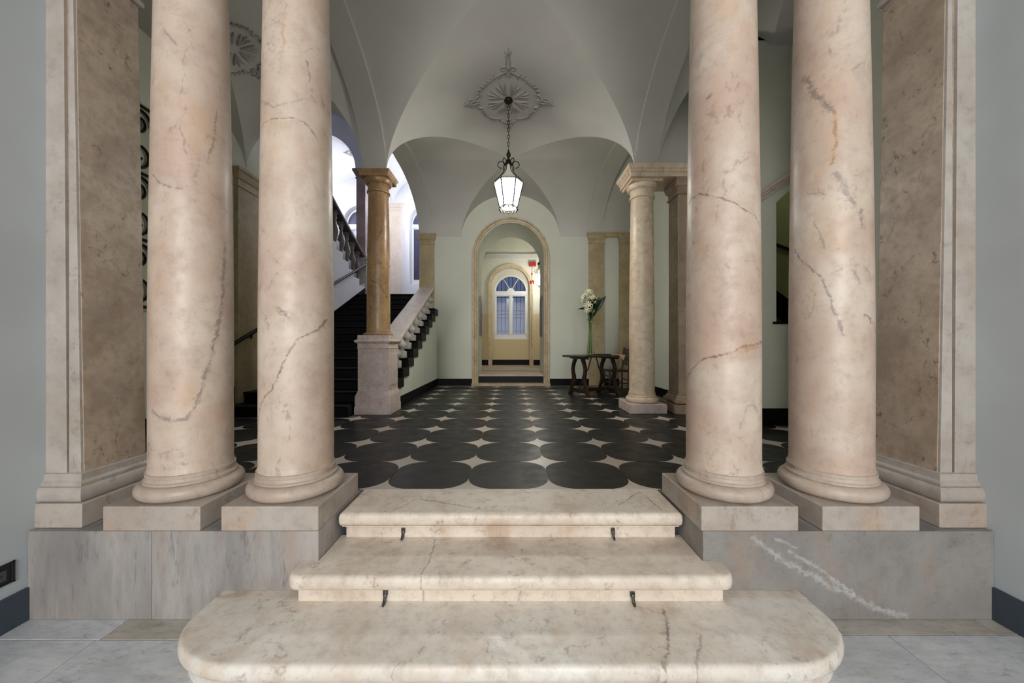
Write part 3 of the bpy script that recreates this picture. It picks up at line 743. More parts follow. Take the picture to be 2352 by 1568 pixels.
def bracket(parent, x, y, z, hgt):
    mb = MB()
    mb.tube([(x, y, z + hgt), (x + .001, y - 0.012, z + hgt * .6), (x, y - 0.012, z + 0.03), (x, y - 0.028, z + 0.008), (x, y - 0.045, z + 0.006)], [0.006, 0.007, 0.008, 0.009, 0.006], 8)
    mb.ellip((x, y - 0.012, z + 0.035), (0.011, 0.009, 0.013), 8, 6)
    mb.box(x - 0.012, x + 0.012, y - 0.01, y + 0.004, z + hgt * .55, z + hgt * 1.02)
    o = mb.build('rod_bracket', 'steel', parent); o.location = tuple(-c for c in parent.location)
    o['label'] = 'rusty iron stair rod bracket'
bracket(sB, (886 - 1173) * 1.926 / 850, 1.926, 0.16, 0.07); bracket(sB, (1452 - 1173) * 1.926 / 850, 1.926, 0.16, 0.05)
bracket(sC, (927 - 1173) * 2.262 / 850, 2.262, 0.32, 0.055); bracket(sC, (1407 - 1173) * 2.262 / 850, 2.262, 0.32, 0.055)
for sd, mat, lab in ((-1, 'block_l', 'long grey marble block under the two left columns'), (1, 'block_r', 'long grey marble block with white veins under the two right columns')):
    root = empty('base_block', (sd * 1.835, 2.3, 0), lab, 'marble block')
    cuts = [-2.63, -1.955, -1.045] if sd < 0 else [1.045, 2.63]
    for a, b_ in zip(cuts[:-1], cuts[1:]):
        o = MB().box(a + .0008, b_ - .0008, 2.012, 2.575, 0, FZ).build('facing_slab', mat, root, 0, 0.004)
        o.location = (-sd * 1.835, -2.3, 0)

# ================================================================== COLUMNS
def column(cx, cy, rb, rt, z0, label, mats, plinth=(0.265, 0.135), group=None, zcap=4.15, slabtop=True, bs=1.0, seg=96):
    root = empty('marble_column', (cx, cy, z0), label, 'column', group, kind='thing')
    pw, ph = plinth
    if ph > 0: MB().box(-pw, pw, -pw, pw, 0, ph).build('plinth', mats[0], root, 0, 0.007)
    b = rb / 0.203
    pr = []
    for k in range(13):
        a = -PI / 2 + PI * k / 12; pr.append((rb + 0.018 * b + 0.041 * b * math.cos(a) , ph + (0.042 + 0.042 * math.sin(a)) * bs))
    pr = [(rb - .02, ph)] + pr
    pr += [(rb + 0.022 * b, ph + 0.086 * bs), (rb + 0.022 * b, ph + 0.098 * bs)]
    for k in range(7):
        a = PI / 2 * k / 6; pr.append((rb + 0.022 * b - 0.012 * b * math.sin(a), ph + (0.098 + 0.022 * (1 - math.cos(a))) * bs))
    pr += [(rb + 0.012 * b, ph + 0.122 * bs), (rb + 0.012 * b, ph + 0.14 * bs), (rb + 0.005, ph + 0.143 * bs), (rb - 0.02, ph + 0.145 * bs)]
    MB().lathe(pr, seg).build('base', mats[1], root, 30)
    H = zcap - z0; zs = ph + 0.143 * bs; ze = H - 0.34
    pr = [(rb + 0.006, zs - 0.01), (rb + 0.005, zs + 0.008), (rb + 0.001, zs + 0.02)]
    for k in range(25):
        t = k / 24; e = max(0.0, (t - 0.28) / 0.72)
        pr.append((rb - (rb - rt) * (e ** 1.35), zs + 0.03 + (ze - zs - 0.03) * t))
    MB().lathe(pr, seg).build('shaft', mats[2], root, 40)
    c = rt / 0.176
    pr = [(rt, ze - 0.001), (rt + 0.022 * c, ze + 0.008), (rt + 0.026 * c, ze + 0.02), (rt + 0.022 * c, ze + 0.032), (rt + 0.006, ze + 0.038), (rt + 0.004, ze + 0.10), (rt + 0.014 * c, ze + 0.11), (rt + 0.014 * c, ze + 0.125)]
    for k in range(9):
        a = PI / 2 * k / 8; pr.append((rt + (0.016 + 0.052 * math.sin(a)) * c, ze + 0.125 + 0.075 * (1 - math.cos(a))))
    pr.append((rt, ze + 0.2))
    cap = MB().lathe(pr, seg).build('capital', mats[3], root, 30)
    a = rt + 0.072 * c
    MB().rect([(0, ze + 0.2), (0, ze + 0.245), (0.006, ze + 0.25), (0.022, ze + 0.275), (0.024, H - 0.04 if False else ze + 0.295)], -a, a, -a, a).build('abacus', mats[3], cap, 0, 0.002)
    return root
FM = ('plinth', 'base')
column(-1.955, YF, 0.203, 0.174, FZ, 'cream marble column with a dark looping crack, nearest the left pilaster', FM + ('col_a', 'base'), group='front marble columns')
column(-1.312, YF, 0.203, 0.174, FZ, 'cream marble column left of the steps with diagonal brown crack', FM + ('col_b', 'base'), group='front marble columns')
column(1.302, YF, 0.203, 0.174, FZ, 'cream marble column right of the steps with two curved cracks', FM + ('col_c', 'base'), group='front marble columns')
column(1.962, YF, 0.203, 0.174, FZ, 'cream marble column with a filled ochre crack high up, nearest the right pilaster', FM + ('col_d', 'base'), group='front marble columns')
# entablature slabs over the front columns
for sd, lab in ((-1, 'stone lintel over the two left front columns'), (1, 'stone lintel over the two right front columns')):
    x0, x1 = (-2.63, -1.03) if sd < 0 else (1.03, 2.63)
    o = MB().rect([(0, 0), (0, 0.05), (0.02, 0.06), (0.02, 0.11), (0.035, 0.115)], x0 + .03, x1 - .03, 2.03, 2.53).build('lintel', 'base', None, 0, loc=(0, 0, 4.105))
    tag(o, lab, 'lintel')

# pilasters against the vestibule side walls
def pier(sd, label):
    root = empty('pilaster', (sd * 2.63, 2.3, FZ), label, 'pilaster', 'pilasters at the vestibule walls')
    f = lambda p_: (sd * (p_[0] - 2.63), p_[1] - 2.3, p_[2] - FZ)
    def mk(): m_ = MB(); m_.map = f; return m_
    m_ = mk(); m_.rect([(0, FZ), (0, FZ + 0.135)], 2.372, 2.66, 2.045, 2.56); m_.build('plinth', 'plinth', root, 0, 0.006)
    pr = [(0.045 + 0.0, FZ + 0.135)]
    for k in range(9):
        a = -PI / 2 + PI * k / 8; pr.append((0.022 + 0.022 * math.cos(a), FZ + 0.135 + 0.042 + 0.042 * math.sin(a)))
    pr += [(0.024, FZ + 0.222), (0.024, FZ + 0.236), (0.012, FZ + 0.25), (0.009, FZ + 0.27), (0.009, FZ + 0.285), (0.0, FZ + 0.29)]
    m_ = mk(); m_.rect([(0.02, FZ + .135)] + pr[1:], 2.428, 2.70, 2.095, 2.50); m_.build('base', 'pier_front', root, 30)
    zt = 3.74
    # shaft: narrow inner strip and outer strip on the front, veined face inside
    def taper(x0b, x0t, x1, y0, y1): return [[(x0b, y0, FZ + .285), (x1, y0, FZ + .285), (x1, y1, FZ + .285), (x0b, y1, FZ + .285)], [(x0t, y0, zt), (x1, y0, zt), (x1, y1, zt), (x0t, y1, zt)]]
    m_ = mk(); m_.loft(taper(2.434, 2.484, 2.70, 2.112, 2.47)); m_.build('shaft', 'pier_side', root, 0, 0.004)
    m_ = mk(); m_.loft(taper(2.437, 2.487, 2.505, 2.098, 2.12)); m_.build('edge_strip', 'pier_front', root, 0, 0.003)
    m_ = mk(); m_.loft(taper(2.513, 2.533, 2.64, 2.094, 2.12)); m_.build('edge_strip', 'pier_front', root, 0, 0.003)
    m_ = mk(); m_.rect([(0, zt), (0.02, zt + .01), (0.02, zt + .04), (0.004, zt + .045), (0.004, zt + .12), (0.02, zt + .13), (0.045, zt + .2), (0.05, zt + .3), (0.05, zt + .37)], 2.484, 2.70, 2.10, 2.47); m_.build('capital', 'pier_front', root, 30)
pier(-1, 'tall brown marble pilaster against the left vestibule wall')
pier(1, 'tall brown veined marble pilaster against the right vestibule wall')

# middle columns
ped = empty('newel_pedestal', (-1.985, 5.56, FZ), 'rose grey marble pedestal at the foot of the balustrade', 'pedestal')
pr = [(0.035, 0), (0.035, 0.10), (0.028, 0.13), (0.028, 0.25), (0.02, 0.28), (0.006, 0.315), (0.0, 0.33), (0, 0.34)]
MB().rect(pr, -0.225, 0.225, -0.225, 0.225).build('foot', 'ped', ped, 30, 0.004)
MB().box(-0.222, 0.222, -0.222, 0.222, 0.33, 0.945).build('die', 'ped', ped, 0, 0.004)
for rz in (0, PI / 2, PI, -PI / 2):
    mb = MB().rect([(0, 0), (0, 0.014), (-0.012, 0.014)], -0.15, 0.15, -0.23, 0.23)
    o = mb.build('raised_panel', 'ped', ped, 0, 0.003); o.rotation_euler = (PI / 2, 0, rz); o.location = (0.218 * math.sin(rz), -0.218 * math.cos(rz), 0.64)
MB().rect([(0, 0.945), (0.008, 0.95), (0.008, 0.96), (0.002, 0.965), (0.002, 1.02), (0.022, 1.03), (0.038, 1.05), (0.04, 1.065), (0.02, 1.075), (0.005, 1.08), (0.0, 1.145)], -0.222, 0.222, -0.222, 0.222).build('cap', 'ped', ped, 30)
column(-1.985, 5.56, 0.168, 0.146, FZ + 1.145, 'amber marble column standing on the balustrade pedestal', ('ped', 'warm_col', 'warm_col', 'warm_col'), (0.2, 0.0), zcap=4.075, bs=0.42, seg=64)
column(2.005, 5.66, 0.186, 0.163, FZ, 'pale marble column beside the table', ('ped', 'mid_col', 'mid_col', 'mid_col'), (0.275, 0.135), zcap=4.03, seg=64)
# square pillar on the right with shared lintel
root = empty('square_pillar', (2.68, 5.62, FZ), 'square brown marble pillar beside the pale column', 'pillar', kind='thing')
MB().rect([(0, 0), (0, 0.135)], -0.29, 0.29, -0.29, 0.2).build('plinth', 'brownp', root, 0, 0.006)
MB().rect([(0.0, 0.135), (0.055, 0.15), (0.062, 0.175), (0.055, 0.205), (0.03, 0.215), (0.03, 0.23), (0.012, 0.255), (0.012, 0.28), (0, 0.285)], -0.225, 0.225, -0.21, 0.14).build('base', 'brownp', root, 30)
MB().box(-0.222, 0.222, -0.21, 0.14, 0.28, 3.25).build('shaft', 'brownp', root, 0, 0.004)
MB().rect([(0, 3.2), (0.02, 3.21), (0.02, 3.235), (0.004, 3.24), (0.004, 3.31), (0.03, 3.33), (0.05, 3.40), (0.05, 3.44)], -0.225, 0.225, -0.21, 0.14).build('capital', 'brownp', root, 30)
o = MB().rect([(-0.015, 0), (-0.015, 0.06), (0.0, 0.065), (0.0, 0.10), (0.02, 0.115), (0.03, 0.14), (0.03, 0.175)], 1.735, 3.0, 5.36, 5.93).build('stone_lintel', 'mid_col', None, 0, loc=(0, 0, 3.93))
tag(o, 'stone lintel joining the pale column and square pillar', 'lintel')

# pilasters of the back wall and aisle
def wall_pilaster(x0, x1, y, z0, zt, label, dep=0.05, mat='pil', group=None, capw=0.035, ax='y'):
    root = empty('wall_pilaster', ((x0 + x1) / 2, y, z0), label, 'pilaster', group)
    mb = MB(); mc = MB()
    hw = (x1 - x0) / 2; H = zt - z0
    f = (lambda p_: p_) if ax == 'y' else (lambda p_: (-p_[1], p_[0], p_[2]))
    mb.map = f; mc.map = f
    if ax != 'y': root.location = (y, (x0 + x1) / 2, z0)
    mb.box(-hw, hw, -dep, 0.02, 0, H - 0.2); mb.build('shaft', mat, root, 0, 0.003)
    mc.rect([(0, H - 0.27), (0.012, H - 0.265), (0.012, H - 0.245), (0.003, H - 0.24), (0.003, H - 0.16), (0.015, H - 0.15), (capw, H - 0.09), (capw, H - 0.05), (capw + .012, H - 0.04), (capw + .012, H)], -hw, hw, -dep, 0.02); mc.build('capital', mat, root, 30)
wall_pilaster(-2.215, -1.86, YB, sz(11), 4.17, 'ochre marble pilaster at the top of the stair balustrade', 0.06)
wall_pilaster(1.90, 2.27, YB, FZ, 4.19, 'ochre veined pilaster behind the flower vase', 0.05, group='twin pilasters behind the table')
wall_pilaster(2.64, 2.99, YB, FZ, 4.19, 'ochre veined pilaster behind the chair', 0.05, group='twin pilasters behind the table')
o = MB().rect([(0, 0), (0, 0.07), (0.012, 0.08), (0.012, 0.11)], 1.87, 2.98, YB - 0.075, YB + .02).build('linking_cornice', 'pil', None, 0, loc=(0, 0, 4.09)); tag(o, 'ochre stone cornice linking the twin pilasters', 'cornice')
wall_pilaster(5.35, 5.95, -4.0, FZ, 4.05, 'dim ochre pilaster between the two left columns', 0.06, ax='x')
# pilaster on the landing wall
wall_pilaster(-4.25, -3.84, 13.0, sz(15), 6.4, 'pale pink pilaster between the landing windows', 0.08, mat=marble('pale_pink_pilaster_marble', lin(226, 212, 198), lin(214, 198, 182), lin(180, 154, 136), 1.4, 0.4))
# far pillar on the upper newel
root = empty('landing_pillar', (-4.13, 10.32, sz(15)), 'mauve marble pillar on the landing newel behind the amber column', 'pillar', kind='thing')
MB().rect([(0.02, 0), (0.02, 0.2), (0, 0.22), (0, 0.98), (0.03, 1.0), (0.03, 1.06), (0, 1.08)], -0.17, 0.17, -0.17, 0.17).build('newel', 'balu', root, 0, 0.004)
MB().rect([(0.03, 1.08), (0.03, 1.14), (0.0, 1.2), (0.0, 3.3)], -0.125, 0.125, -0.125, 0.125).build('shaft', 'mauve', root, 0, 0.004)
MB().rect([(0, 3.25), (0.02, 3.26), (0.02, 3.29), (0.0, 3.3), (0.06, 3.42), (0.08, 3.44), (0.08, 3.51)], -0.125, 0.125, -0.125, 0.125).build('capital', 'mauve', root, 30)

# ================================================================== STAIRCASE
stair = empty('staircase', (-3.1, 5.15, FZ), 'black stone staircase climbing behind the amber column', 'staircase')
def prof_step(n, xr):
    y0, y1, zt = sy(n), sy(n + 1) + 0.05, sz(n)
    mb = MB()
    mb.prism([(y0, zt - 0.154), (y1, zt - 0.154), (y1, zt), (y0 - 0.02, zt), (y0 - 0.03, zt - 0.012), (y0 - 0.02, zt - 0.03), (y0, zt - 0.035)], 'x', -3.985, xr)
    return mb
for n in range(1, 16):
    xr = -2.26 if n <= 2 else (-1.775 if n < 13 else -2.24)
    o = prof_step(n, xr).build('step', 'slate', stair, 0, 0.004); o.location = (3.1, -5.15, -FZ)
bal = empty('balustrade', (-2.03, 5.8, FZ), 'lower marble balustrade rising from the pedestal to the back wall', 'balustrade')
def railz(y): return 2.898 - 0.464 * (9.0 - y)
yA, yZ = 5.77, 9.02
def rail_prof(dz):
    return [(-2.185, -0.09), (-1.865, -0.09), (-1.865, -0.075), (-1.845, -0.06), (-1.845, -0.02), (-1.875, 0.0), (-2.175, 0.0), (-2.205, -0.02), (-2.205, -0.06), (-2.185, -0.075)]
mb = MB().loft([[(x, yv, railz(yv) + z) for x, z in rail_prof(0)] for yv in (yA, yZ)])
o = mb.build('handrail', marble('pale_rail_marble', lin(212, 202, 196), lin(196, 184, 176), lin(150, 134, 124), 1.6, 0.4, lin(186, 166, 136), 0.3), bal, 0, 0.004); o.location = (2.03, -5.8, -FZ)
bp = [(0.048, 0.0), (0.05, 0.02)]
BP = [(0.055, 0.30), (0.06, 0.33), (0.085, 0.40), (0.1, 0.48), (0.092, 0.56), (0.06, 0.66), (0.042, 0.74), (0.04, 0.80), (0.058, 0.83), (0.058, 0.86), (0.045, 0.88), (0.06, 0.92), (0.075, 1.0)]
def baluster(parent):
    mb = MB().rect([(0, 0), (0, 0.24), (-0.012, 0.26)], -0.085, 0.085, -0.085, 0.085)
    mb.lathe([(0.05, 0.25), (0.07, 0.27), (0.07, 0.29)] + BP, 20)
    mb.box(-0.08, 0.08, -0.08, 0.08, 0.94, 1.0)
    return mb.build('baluster', 'balu', parent, 35)
b0 = None
for n in range(3, 13):
    yc = sy(n) + 0.15
    hgt = railz(yc) - 0.07 - sz(n)
    if yc < 5.86: continue
    if b0 is None: b0 = baluster(bal); o = b0
    else: o = inst(b0, bal)
    o.location = (-1.955 + 2.03, yc - 5.8, sz(n) - FZ); o.scale = (1, 1, hgt)
# upper flight, balustrade and handrail
up = empty('upper_flight', (-5.3, 10.4, sz(15)), 'upper stair flight returning above the handrail', 'staircase')
for k in range(14):
    o = MB().box(-1.08, 1.05, -0.32 * (k + 1) - .03, -0.32 * k, 0.154 * k - (0.1 if k else 0), 0.154 * (k + 1)).build('step', 'slate', up, 0)
def rz2(y): return 3.81 + 0.495 * (10.4 - y)
ub = empty('balustrade', (-4.12, 10.1, sz(15)), 'upper balustrade with dark rail sloping down to the mauve pillar', 'balustrade')
mb = MB().loft([[(-4.12 + x, yv, rz2(yv) + z) for x, z in ((-.11, -.09), (.11, -.09), (.13, -.05), (.12, 0), (-.12, 0), (-.13, -.05))] for yv in (10.16, 6.0)])
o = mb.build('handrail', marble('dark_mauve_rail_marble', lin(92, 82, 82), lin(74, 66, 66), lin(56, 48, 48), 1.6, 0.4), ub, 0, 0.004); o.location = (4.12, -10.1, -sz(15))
b0 = None
y = 10.1; k = 0
while y > 6.4:
    yc = y - 0.16; zb = un(y) + 0.12
    if b0 is None: b0 = baluster(ub); b0.data = b0.data.copy(); o = b0; b0.data.materials[0] = marble('shaded_baluster_marble', lin(112, 104, 98), lin(92, 84, 78), lin(64, 58, 54), 2.4, 0.5)  # darker copy of the baluster marble, its backlit silhouette painted into the colour
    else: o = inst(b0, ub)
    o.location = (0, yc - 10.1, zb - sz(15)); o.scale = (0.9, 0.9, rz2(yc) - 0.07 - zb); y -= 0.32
hr = empty('wall_handrail', (-3.92, 7.7, 2.6), 'dark metal handrail along the stair wall', 'handrail')
def hz(y): return 1.52 + 0.4486 * (y - 5.29)
o = MB().tube([(-3.92, 5.0, hz(5.0) - 0.02), (-3.92, 5.1, hz(5.1)), (-3.92, 10.15, hz(10.15))], 0.028, 12).build('rail', 'iron', hr); o.location = (3.92, -7.7, -2.6)
for yv in (5.6, 6.9, 8.2, 9.5):
    o = MB().tube([(-3.92, yv, hz(yv) - 0.02), (-3.92, yv, hz(yv) - 0.07), (-3.99, yv, hz(yv) - 0.08)], 0.012, 8).build('bracket', 'iron', hr); o.location = (3.92, -7.7, -2.6)

# ================================================================== LANTERNS
def lantern():
    LX, LY = -0.034, 5.72
    zt = vz(LX, LY)
    root = empty('hanging_lantern', (LX, LY, 3.5), 'lit iron and glass lantern hanging from the stucco rosette', 'lantern')
    zz = lambda z: z - 3.5
    MB().lathe([(0.0, zz(zt) - 0.06), (0.05, zz(zt) - 0.055), (0.068, zz(zt) - 0.03), (0.062, zz(zt) - 0.008), (0.05, zz(zt) + 0.01)], 24).build('ceiling_rose', 'bronze', root)
    mb = MB(); z = zz(4.50); i = 0
    while z < zz(zt) - 0.07:
        pts = []
        for k in range(14):
            a = 2 * PI * k / 14; u, v = 0.015 * math.cos(a), 0.034 * math.sin(a)
            pts.append((u if i % 2 else 0, 0 if i % 2 else u, z + 0.03 + v))
        mb.tube(pts, 0.0045, 6, closed=True); z += 0.055; i += 1
    mb.build('chain', 'bronze', root)
    MB().lathe([(0.0, zz(4.50)), (0.012, zz(4.49)), (0.014, zz(4.46)), (0.03, zz(4.44)), (0.036, zz(4.415)), (0.03, zz(4.39)), (0.014, zz(4.37)), (0.018, zz(4.34)), (0.03, zz(4.31)), (0.012, zz(4.29)), (0.008, zz(4.18))], 20).build('finial', 'bronze', root)
    hexa = [PI / 6 * 0 + PI / 3 * k for k in range(6)]
    def hp(r, z): return [(r * math.cos(a), r * math.sin(a), zz(z)) for a in hexa]
    for a in hexa:
        mb = MB(); P = []
        for k in range(22):          # C scroll from the finial out to the roof corner
            t = k / 21; th = math.radians(200 - 290 * t); rr = 0.052 + 0.01 * t
            P.append((0.108 + rr * math.cos(th), 4.265 + rr * 0.9 * math.sin(th)))
        P = [(0.02, 4.35), (0.035, 4.31)] + P
        mb.tube([(u * math.cos(a), u * math.sin(a), zz(v)) for u, v in P], 0.006, 6)
        Q = [(0.02, 4.33), (0.05, 4.24), (0.07, 4.16), (0.12, 4.10), (0.19, 4.04), (0.22, 3.985)]
        mb.tube([(u * math.cos(a), u * math.sin(a), zz(v)) for u, v in Q], 0.005, 6)
        mb.build('crown_scroll', 'iron', root)
    MB().loft([hp(0.218, 3.988), hp(0.206, 4.005), hp(0.135, 4.06), hp(0.085, 4.13), hp(0.05, 4.19), hp(0.02, 4.27)], True).build('roof', 'lamproof', root, 0)
    mb = MB()
    for z_, r_ in ((3.985, 0.224), (3.606, 0.135)): mb.tube(hp(r_, z_), 0.007, 6, closed=True)
    for a in hexa: mb.tube([(0.224 * math.cos(a), 0.224 * math.sin(a), zz(3.985)), (0.135 * math.cos(a), 0.135 * math.sin(a), zz(3.606))], 0.012, 6)
    mb.build('frame', 'iron', root)
    for k in range(6):
        a, b_ = hexa[k], hexa[(k + 1) % 6]
        q = [(r * math.cos(t), r * math.sin(t), zz(z)) for r, z, t in ((0.133, 3.608, a), (0.133, 3.608, b_), (0.221, 3.983, b_), (0.221, 3.983, a))]
        q2 = [(x * .98, y * .98, z) for x, y, z in q]
        MB().loft([q, q2]).build('pane', 'lamp', root, 0)
    MB().loft([hp(0.118, 3.60), hp(0.118, 3.594)]).build('bottom_pane', 'lampdown', root, 0)
    mb = MB()
    for k in range(12):
        a = 2 * PI * k / 12; c, s_ = math.cos(a), math.sin(a)
        mb.tube([(0.125 * c, 0.125 * s_, zz(3.60)), (0.14 * c, 0.14 * s_, zz(3.585)), (0.128 * c, 0.128 * s_, zz(3.565)), (0.15 * c, 0.15 * s_, zz(3.545))], [0.007, 0.009, 0.008, 0.003], 6)
        mb.ellip((0.138 * c, 0.138 * s_, zz(3.575)), (0.016, 0.016, 0.014), 6, 4)
    mb.tube([(0.128 * math.cos(2 * PI * k / 24), 0.128 * math.sin(2 * PI * k / 24), zz(3.595)) for k in range(24)], 0.008, 6, closed=True)
    mb.build('leaf_gallery', 'iron', root)
lantern()

def small_lantern(x, y, z, label):
    root = empty('corridor_lantern', (x, y, z), label, 'lantern')
    mb = MB()
    for k in range(6):
        a, b_ = PI / 3 * k, PI / 3 * (k + 1)
        q = [(r * math.cos(t), r * math.sin(t), zz) for r, zz, t in ((0.07, 0.0, a), (0.07, 0.0, b_), (0.13, 0.34, b_), (0.13, 0.34, a))]
        MB().loft([q, [(u * .97, v * .97, t) for u, v, t in q]]).build('pane', 'lamp2', root, 0)
        mb.tube([(0.072 * math.cos(a), 0.072 * math.sin(a), 0), (0.134 * math.cos(a), 0.134 * math.sin(a), 0.34)], 0.006, 6)
        P = [(0.134, 0.35), (0.11, 0.40), (0.16, 0.44), (0.12, 0.48), (0.05, 0.5), (0.02, 0.6)]
        mb.tube([(u * math.cos(a), u * math.sin(a), v) for u, v in P], 0.008, 6)
    for z_, r_ in ((0.345, 0.136), (0.0, 0.074)): mb.tube([(r_ * math.cos(PI / 3 * k), r_ * math.sin(PI / 3 * k), z_) for k in range(6)], 0.009, 6, closed=True)
    mb.lathe([(0.0, -0.09), (0.015, -0.07), (0.01, -0.04), (0.05, -0.01)], 12)
    mb.build('frame', 'iron', root)
    MB().tube([(0, 0, 0.6), (0, 0, 0.95)], 0.006, 6).build('rod', 'iron', root)
    mb = MB().tube([(0, 0, 0.95), (0.05, 0, 1.0), (0.5, 0, 1.02), (1.0, 0, 0.98)], 0.012, 8).lathe([(0.02, 0.62), (0.05, 0.66), (0.05, 0.70), (0.02, 0.74)], 10); mb.build('bracket', 'iron', root)
small_lantern(0.92, 12.0, 3.40, 'small lit lantern on a bracket in the corridor')
al = empty('alarm_bell', (0.745, 12.98, 3.65), 'red alarm box with a round red bell on the corridor wall', 'alarm')
MB().box(-0.10, 0.14, -0.12, 0.02, 0.55, 0.69).build('box', 'red', al, 0, 0.01)
mb = MB(); mb.map = lambda p_: (p_[0], -p_[2], p_[1]); mb.lathe([(0.02, -.02), (0.085, -.01), (0.085, 0.02), (0.07, 0.05), (0.03, 0.065), (0.0, 0.066)], 24); mb.build('bell', 'red', al, 30)
mb = MB().tube([(0, -0.02, 0.08), (0, -0.02, 0.55)], 0.006, 6).box(-0.02, 0.02, -0.05, 0.0, 0.26, 0.32); mb.build('conduit', 'red', al)

def assumed_pendant(x, y, ztop, zl, label, r=0.14):  # globe lamps assumed from the bright landing, added where the camera misses them
    root = empty('assumed_globe_pendant', (x, y, zl), label, 'lamp', 'assumed globe lamps of the stair landing')
    MB().ellip((0, 0, 0), (r, r, r), 20, 12).build('globe', 'globe', root)
    MB().lathe([(0.05, r - 0.02), (0.06, r + 0.02), (0.02, r + 0.05)], 16).build('collar', 'bronze', root)
    MB().tube([(0, 0, r + .03), (0, 0, ztop - zl)], 0.008, 6).build('rod', 'bronze', root)
assumed_pendant(-6.0, 11.75, 7.0, 5.9, 'assumed glowing globe lamp added out of view over the far side of the landing')  # assumed lamp added to light the landing, hidden by a front column
assumed_pendant(-2.62, 11.75, 7.1, 5.9, 'assumed glowing globe lamp added out of view over the top of the black stairs')  # second assumed lamp added for the landing light, hidden by the back wall

# ================================================================== STUCCO ROSETTES
def rosette(cx, cy, fun, k, label, mat='stucco'):
    root = empty('stucco_rosette', (cx, cy, fun(cx, cy)), label, 'rosette')
    z0 = fun(cx, cy)
    def P(x, y, d=0.006): return (x * k, y * k, fun(cx + x * k, cy + y * k) - z0 - d)
    def tube(name, pts, r):
        MB().tube([P(x, y) for x, y in pts], r, 6).build(name, mat, root)
    # ring in four ragged arcs
    for q in range(4):
        a0 = PI / 2 * q + 0.28
        pts = []
        for i in range(31):
            a = a0 + (PI / 2 - 0.56) * i / 30
            r = 0.455 + 0.012 * math.sin(9 * a) 
            pts.append((r * math.cos(a), r * 1.02 * math.sin(a)))
        mb = MB().tube([P(x, y) for x, y in pts], [0.011 + 0.005 * math.sin(i * 1.3) for i in range(31)], 6)
        for i in range(2, 30, 4):
            x, y = pts[i]; mb.ellip(P(x * 1.06, y * 1.06), (0.022 * k, 0.014 * k, 0.012), 7, 5, Matrix.Rotation(math.atan2(y, x), 3, 'Z'))
        mb.build('ring_arc', mat, root)
    def spiral(x, y, r, a, turns, sgn):
        return [(x + r * (1 - 0.75 * t) * math.cos(a + sgn * turns * 2 * PI * t), y + r * (1 - 0.75 * t) * math.sin(a + sgn * turns * 2 * PI * t)) for t in [i / 18 for i in range(19)]]
    for q in range(4):
        a = PI / 2 * q; c, s_ = math.cos(a), math.sin(a)
        rot = lambda pts: [(x * c - y * s_, x * s_ + y * c) for x, y in pts]
        big = 1.25 if q == 3 else 1.0          # the side towards the entrance is largest
        mb = MB()
        for sg in (-1, 1):
            sp = spiral(0.56, sg * 0.05 * big, 0.05 * big, -sg * PI / 2, 0.9, sg)
            arc = [(0.40, sg * 0.14), (0.47, sg * 0.12), (0.53, sg * 0.02)]
            mb.tube([P(x, y) for x, y in rot(arc)], 0.013, 6); mb.tube([P(x, y) for x, y in rot(sp)], [0.013 * (1 - 0.5 * i / 18) for i in range(19)], 6)
            mb.tube([P(x, y) for x, y in rot([(0.44, sg * 0.02), (0.54, sg * 0.03), (0.63 * big, sg * 0.015), (0.68 * big, sg * 0.05)])], [0.012, 0.014, 0.01, 0.004], 6)
        mb.tube([P(x, y) for x, y in rot([(0.60 * big, -0.04), (0.65 * big, 0.0), (0.72 * big, 0.01)])], [0.006, 0.014, 0.004], 6)
        mb.build('scroll_cluster', mat, root)
    for q in range(8):
        a = PI / 4 * q + PI / 8; c, s_ = math.cos(a), math.sin(a)
        mb = MB()
        for off in (-0.35, 0, 0.35):
            pts = []
            for i in range(7):
                t = i / 6; r = 0.09 + (0.26 - 0.08 * abs(off)) * t; aa = a + off * t * (1.1 - 0.4 * t)
                pts.append(P(r * math.cos(aa), r * math.sin(aa)))
            mb.tube(pts, [0.008, 0.012, 0.016, 0.017, 0.015, 0.01, 0.003], 6)
        mb.build('acanthus_leaf', mat, root)
rosette(-0.034, 5.72, vz, 1.0, 'stucco scroll rosette around the lantern chain')
rosette(-3.25, 4.35, afl, 0.7, 'dim stucco rosette on the vault behind the left columns')
rosette(-4.75, 11.3, lf(-5.28, 1.16), 0.5, 'faint stucco rosette on the bright landing vault')

# ================================================================== IRON GRILLE in the left aisle
gr = empty('iron_grille', (-3.96, 3.95, 1.9), 'black scrolled iron grille glimpsed beside the left pilaster', 'grille')
mb = MB()
for yv in (-0.85, 0.85): mb.tube([(0, yv, 0), (0, yv, 2.15)], 0.016, 8)
for zv in (0.0, 0.72, 1.43, 2.15): mb.tube([(0, -0.85, zv), (0, 0.85, zv)], 0.014, 8)
mb.build('frame', 'iron', gr)
s0 = None
for row in range(3):
    for cn in range(5):
        for up_ in (0, 1):
            pts = [(0.0, 0.14 * (1 - 0.8 * t) * math.cos(4.6 * PI * t * 0.6), 0.16 * (1 - 0.75 * t) * math.sin(4.6 * PI * t * 0.6)) for t in [i / 24 for i in range(25)]]
            if s0 is None:
                s0 = MB().tube(pts, 0.014, 7).build('scroll', 'iron', gr); o = s0
            else: o = inst(s0, gr)
            o.location = (0, -0.68 + 0.34 * cn, 0.36 + 0.715 * row + (0.17 if up_ else -0.17)); o.rotation_euler = (0 if up_ else PI, 0, 0)
struct(MB().box(-4.0, -3.985, 3.0, 4.9, 1.85, 4.1), 'window_4', plaster('pale_green_blind', lin(196, 206, 178), 0.05), 'pale green blind window behind the iron grille', 'window')

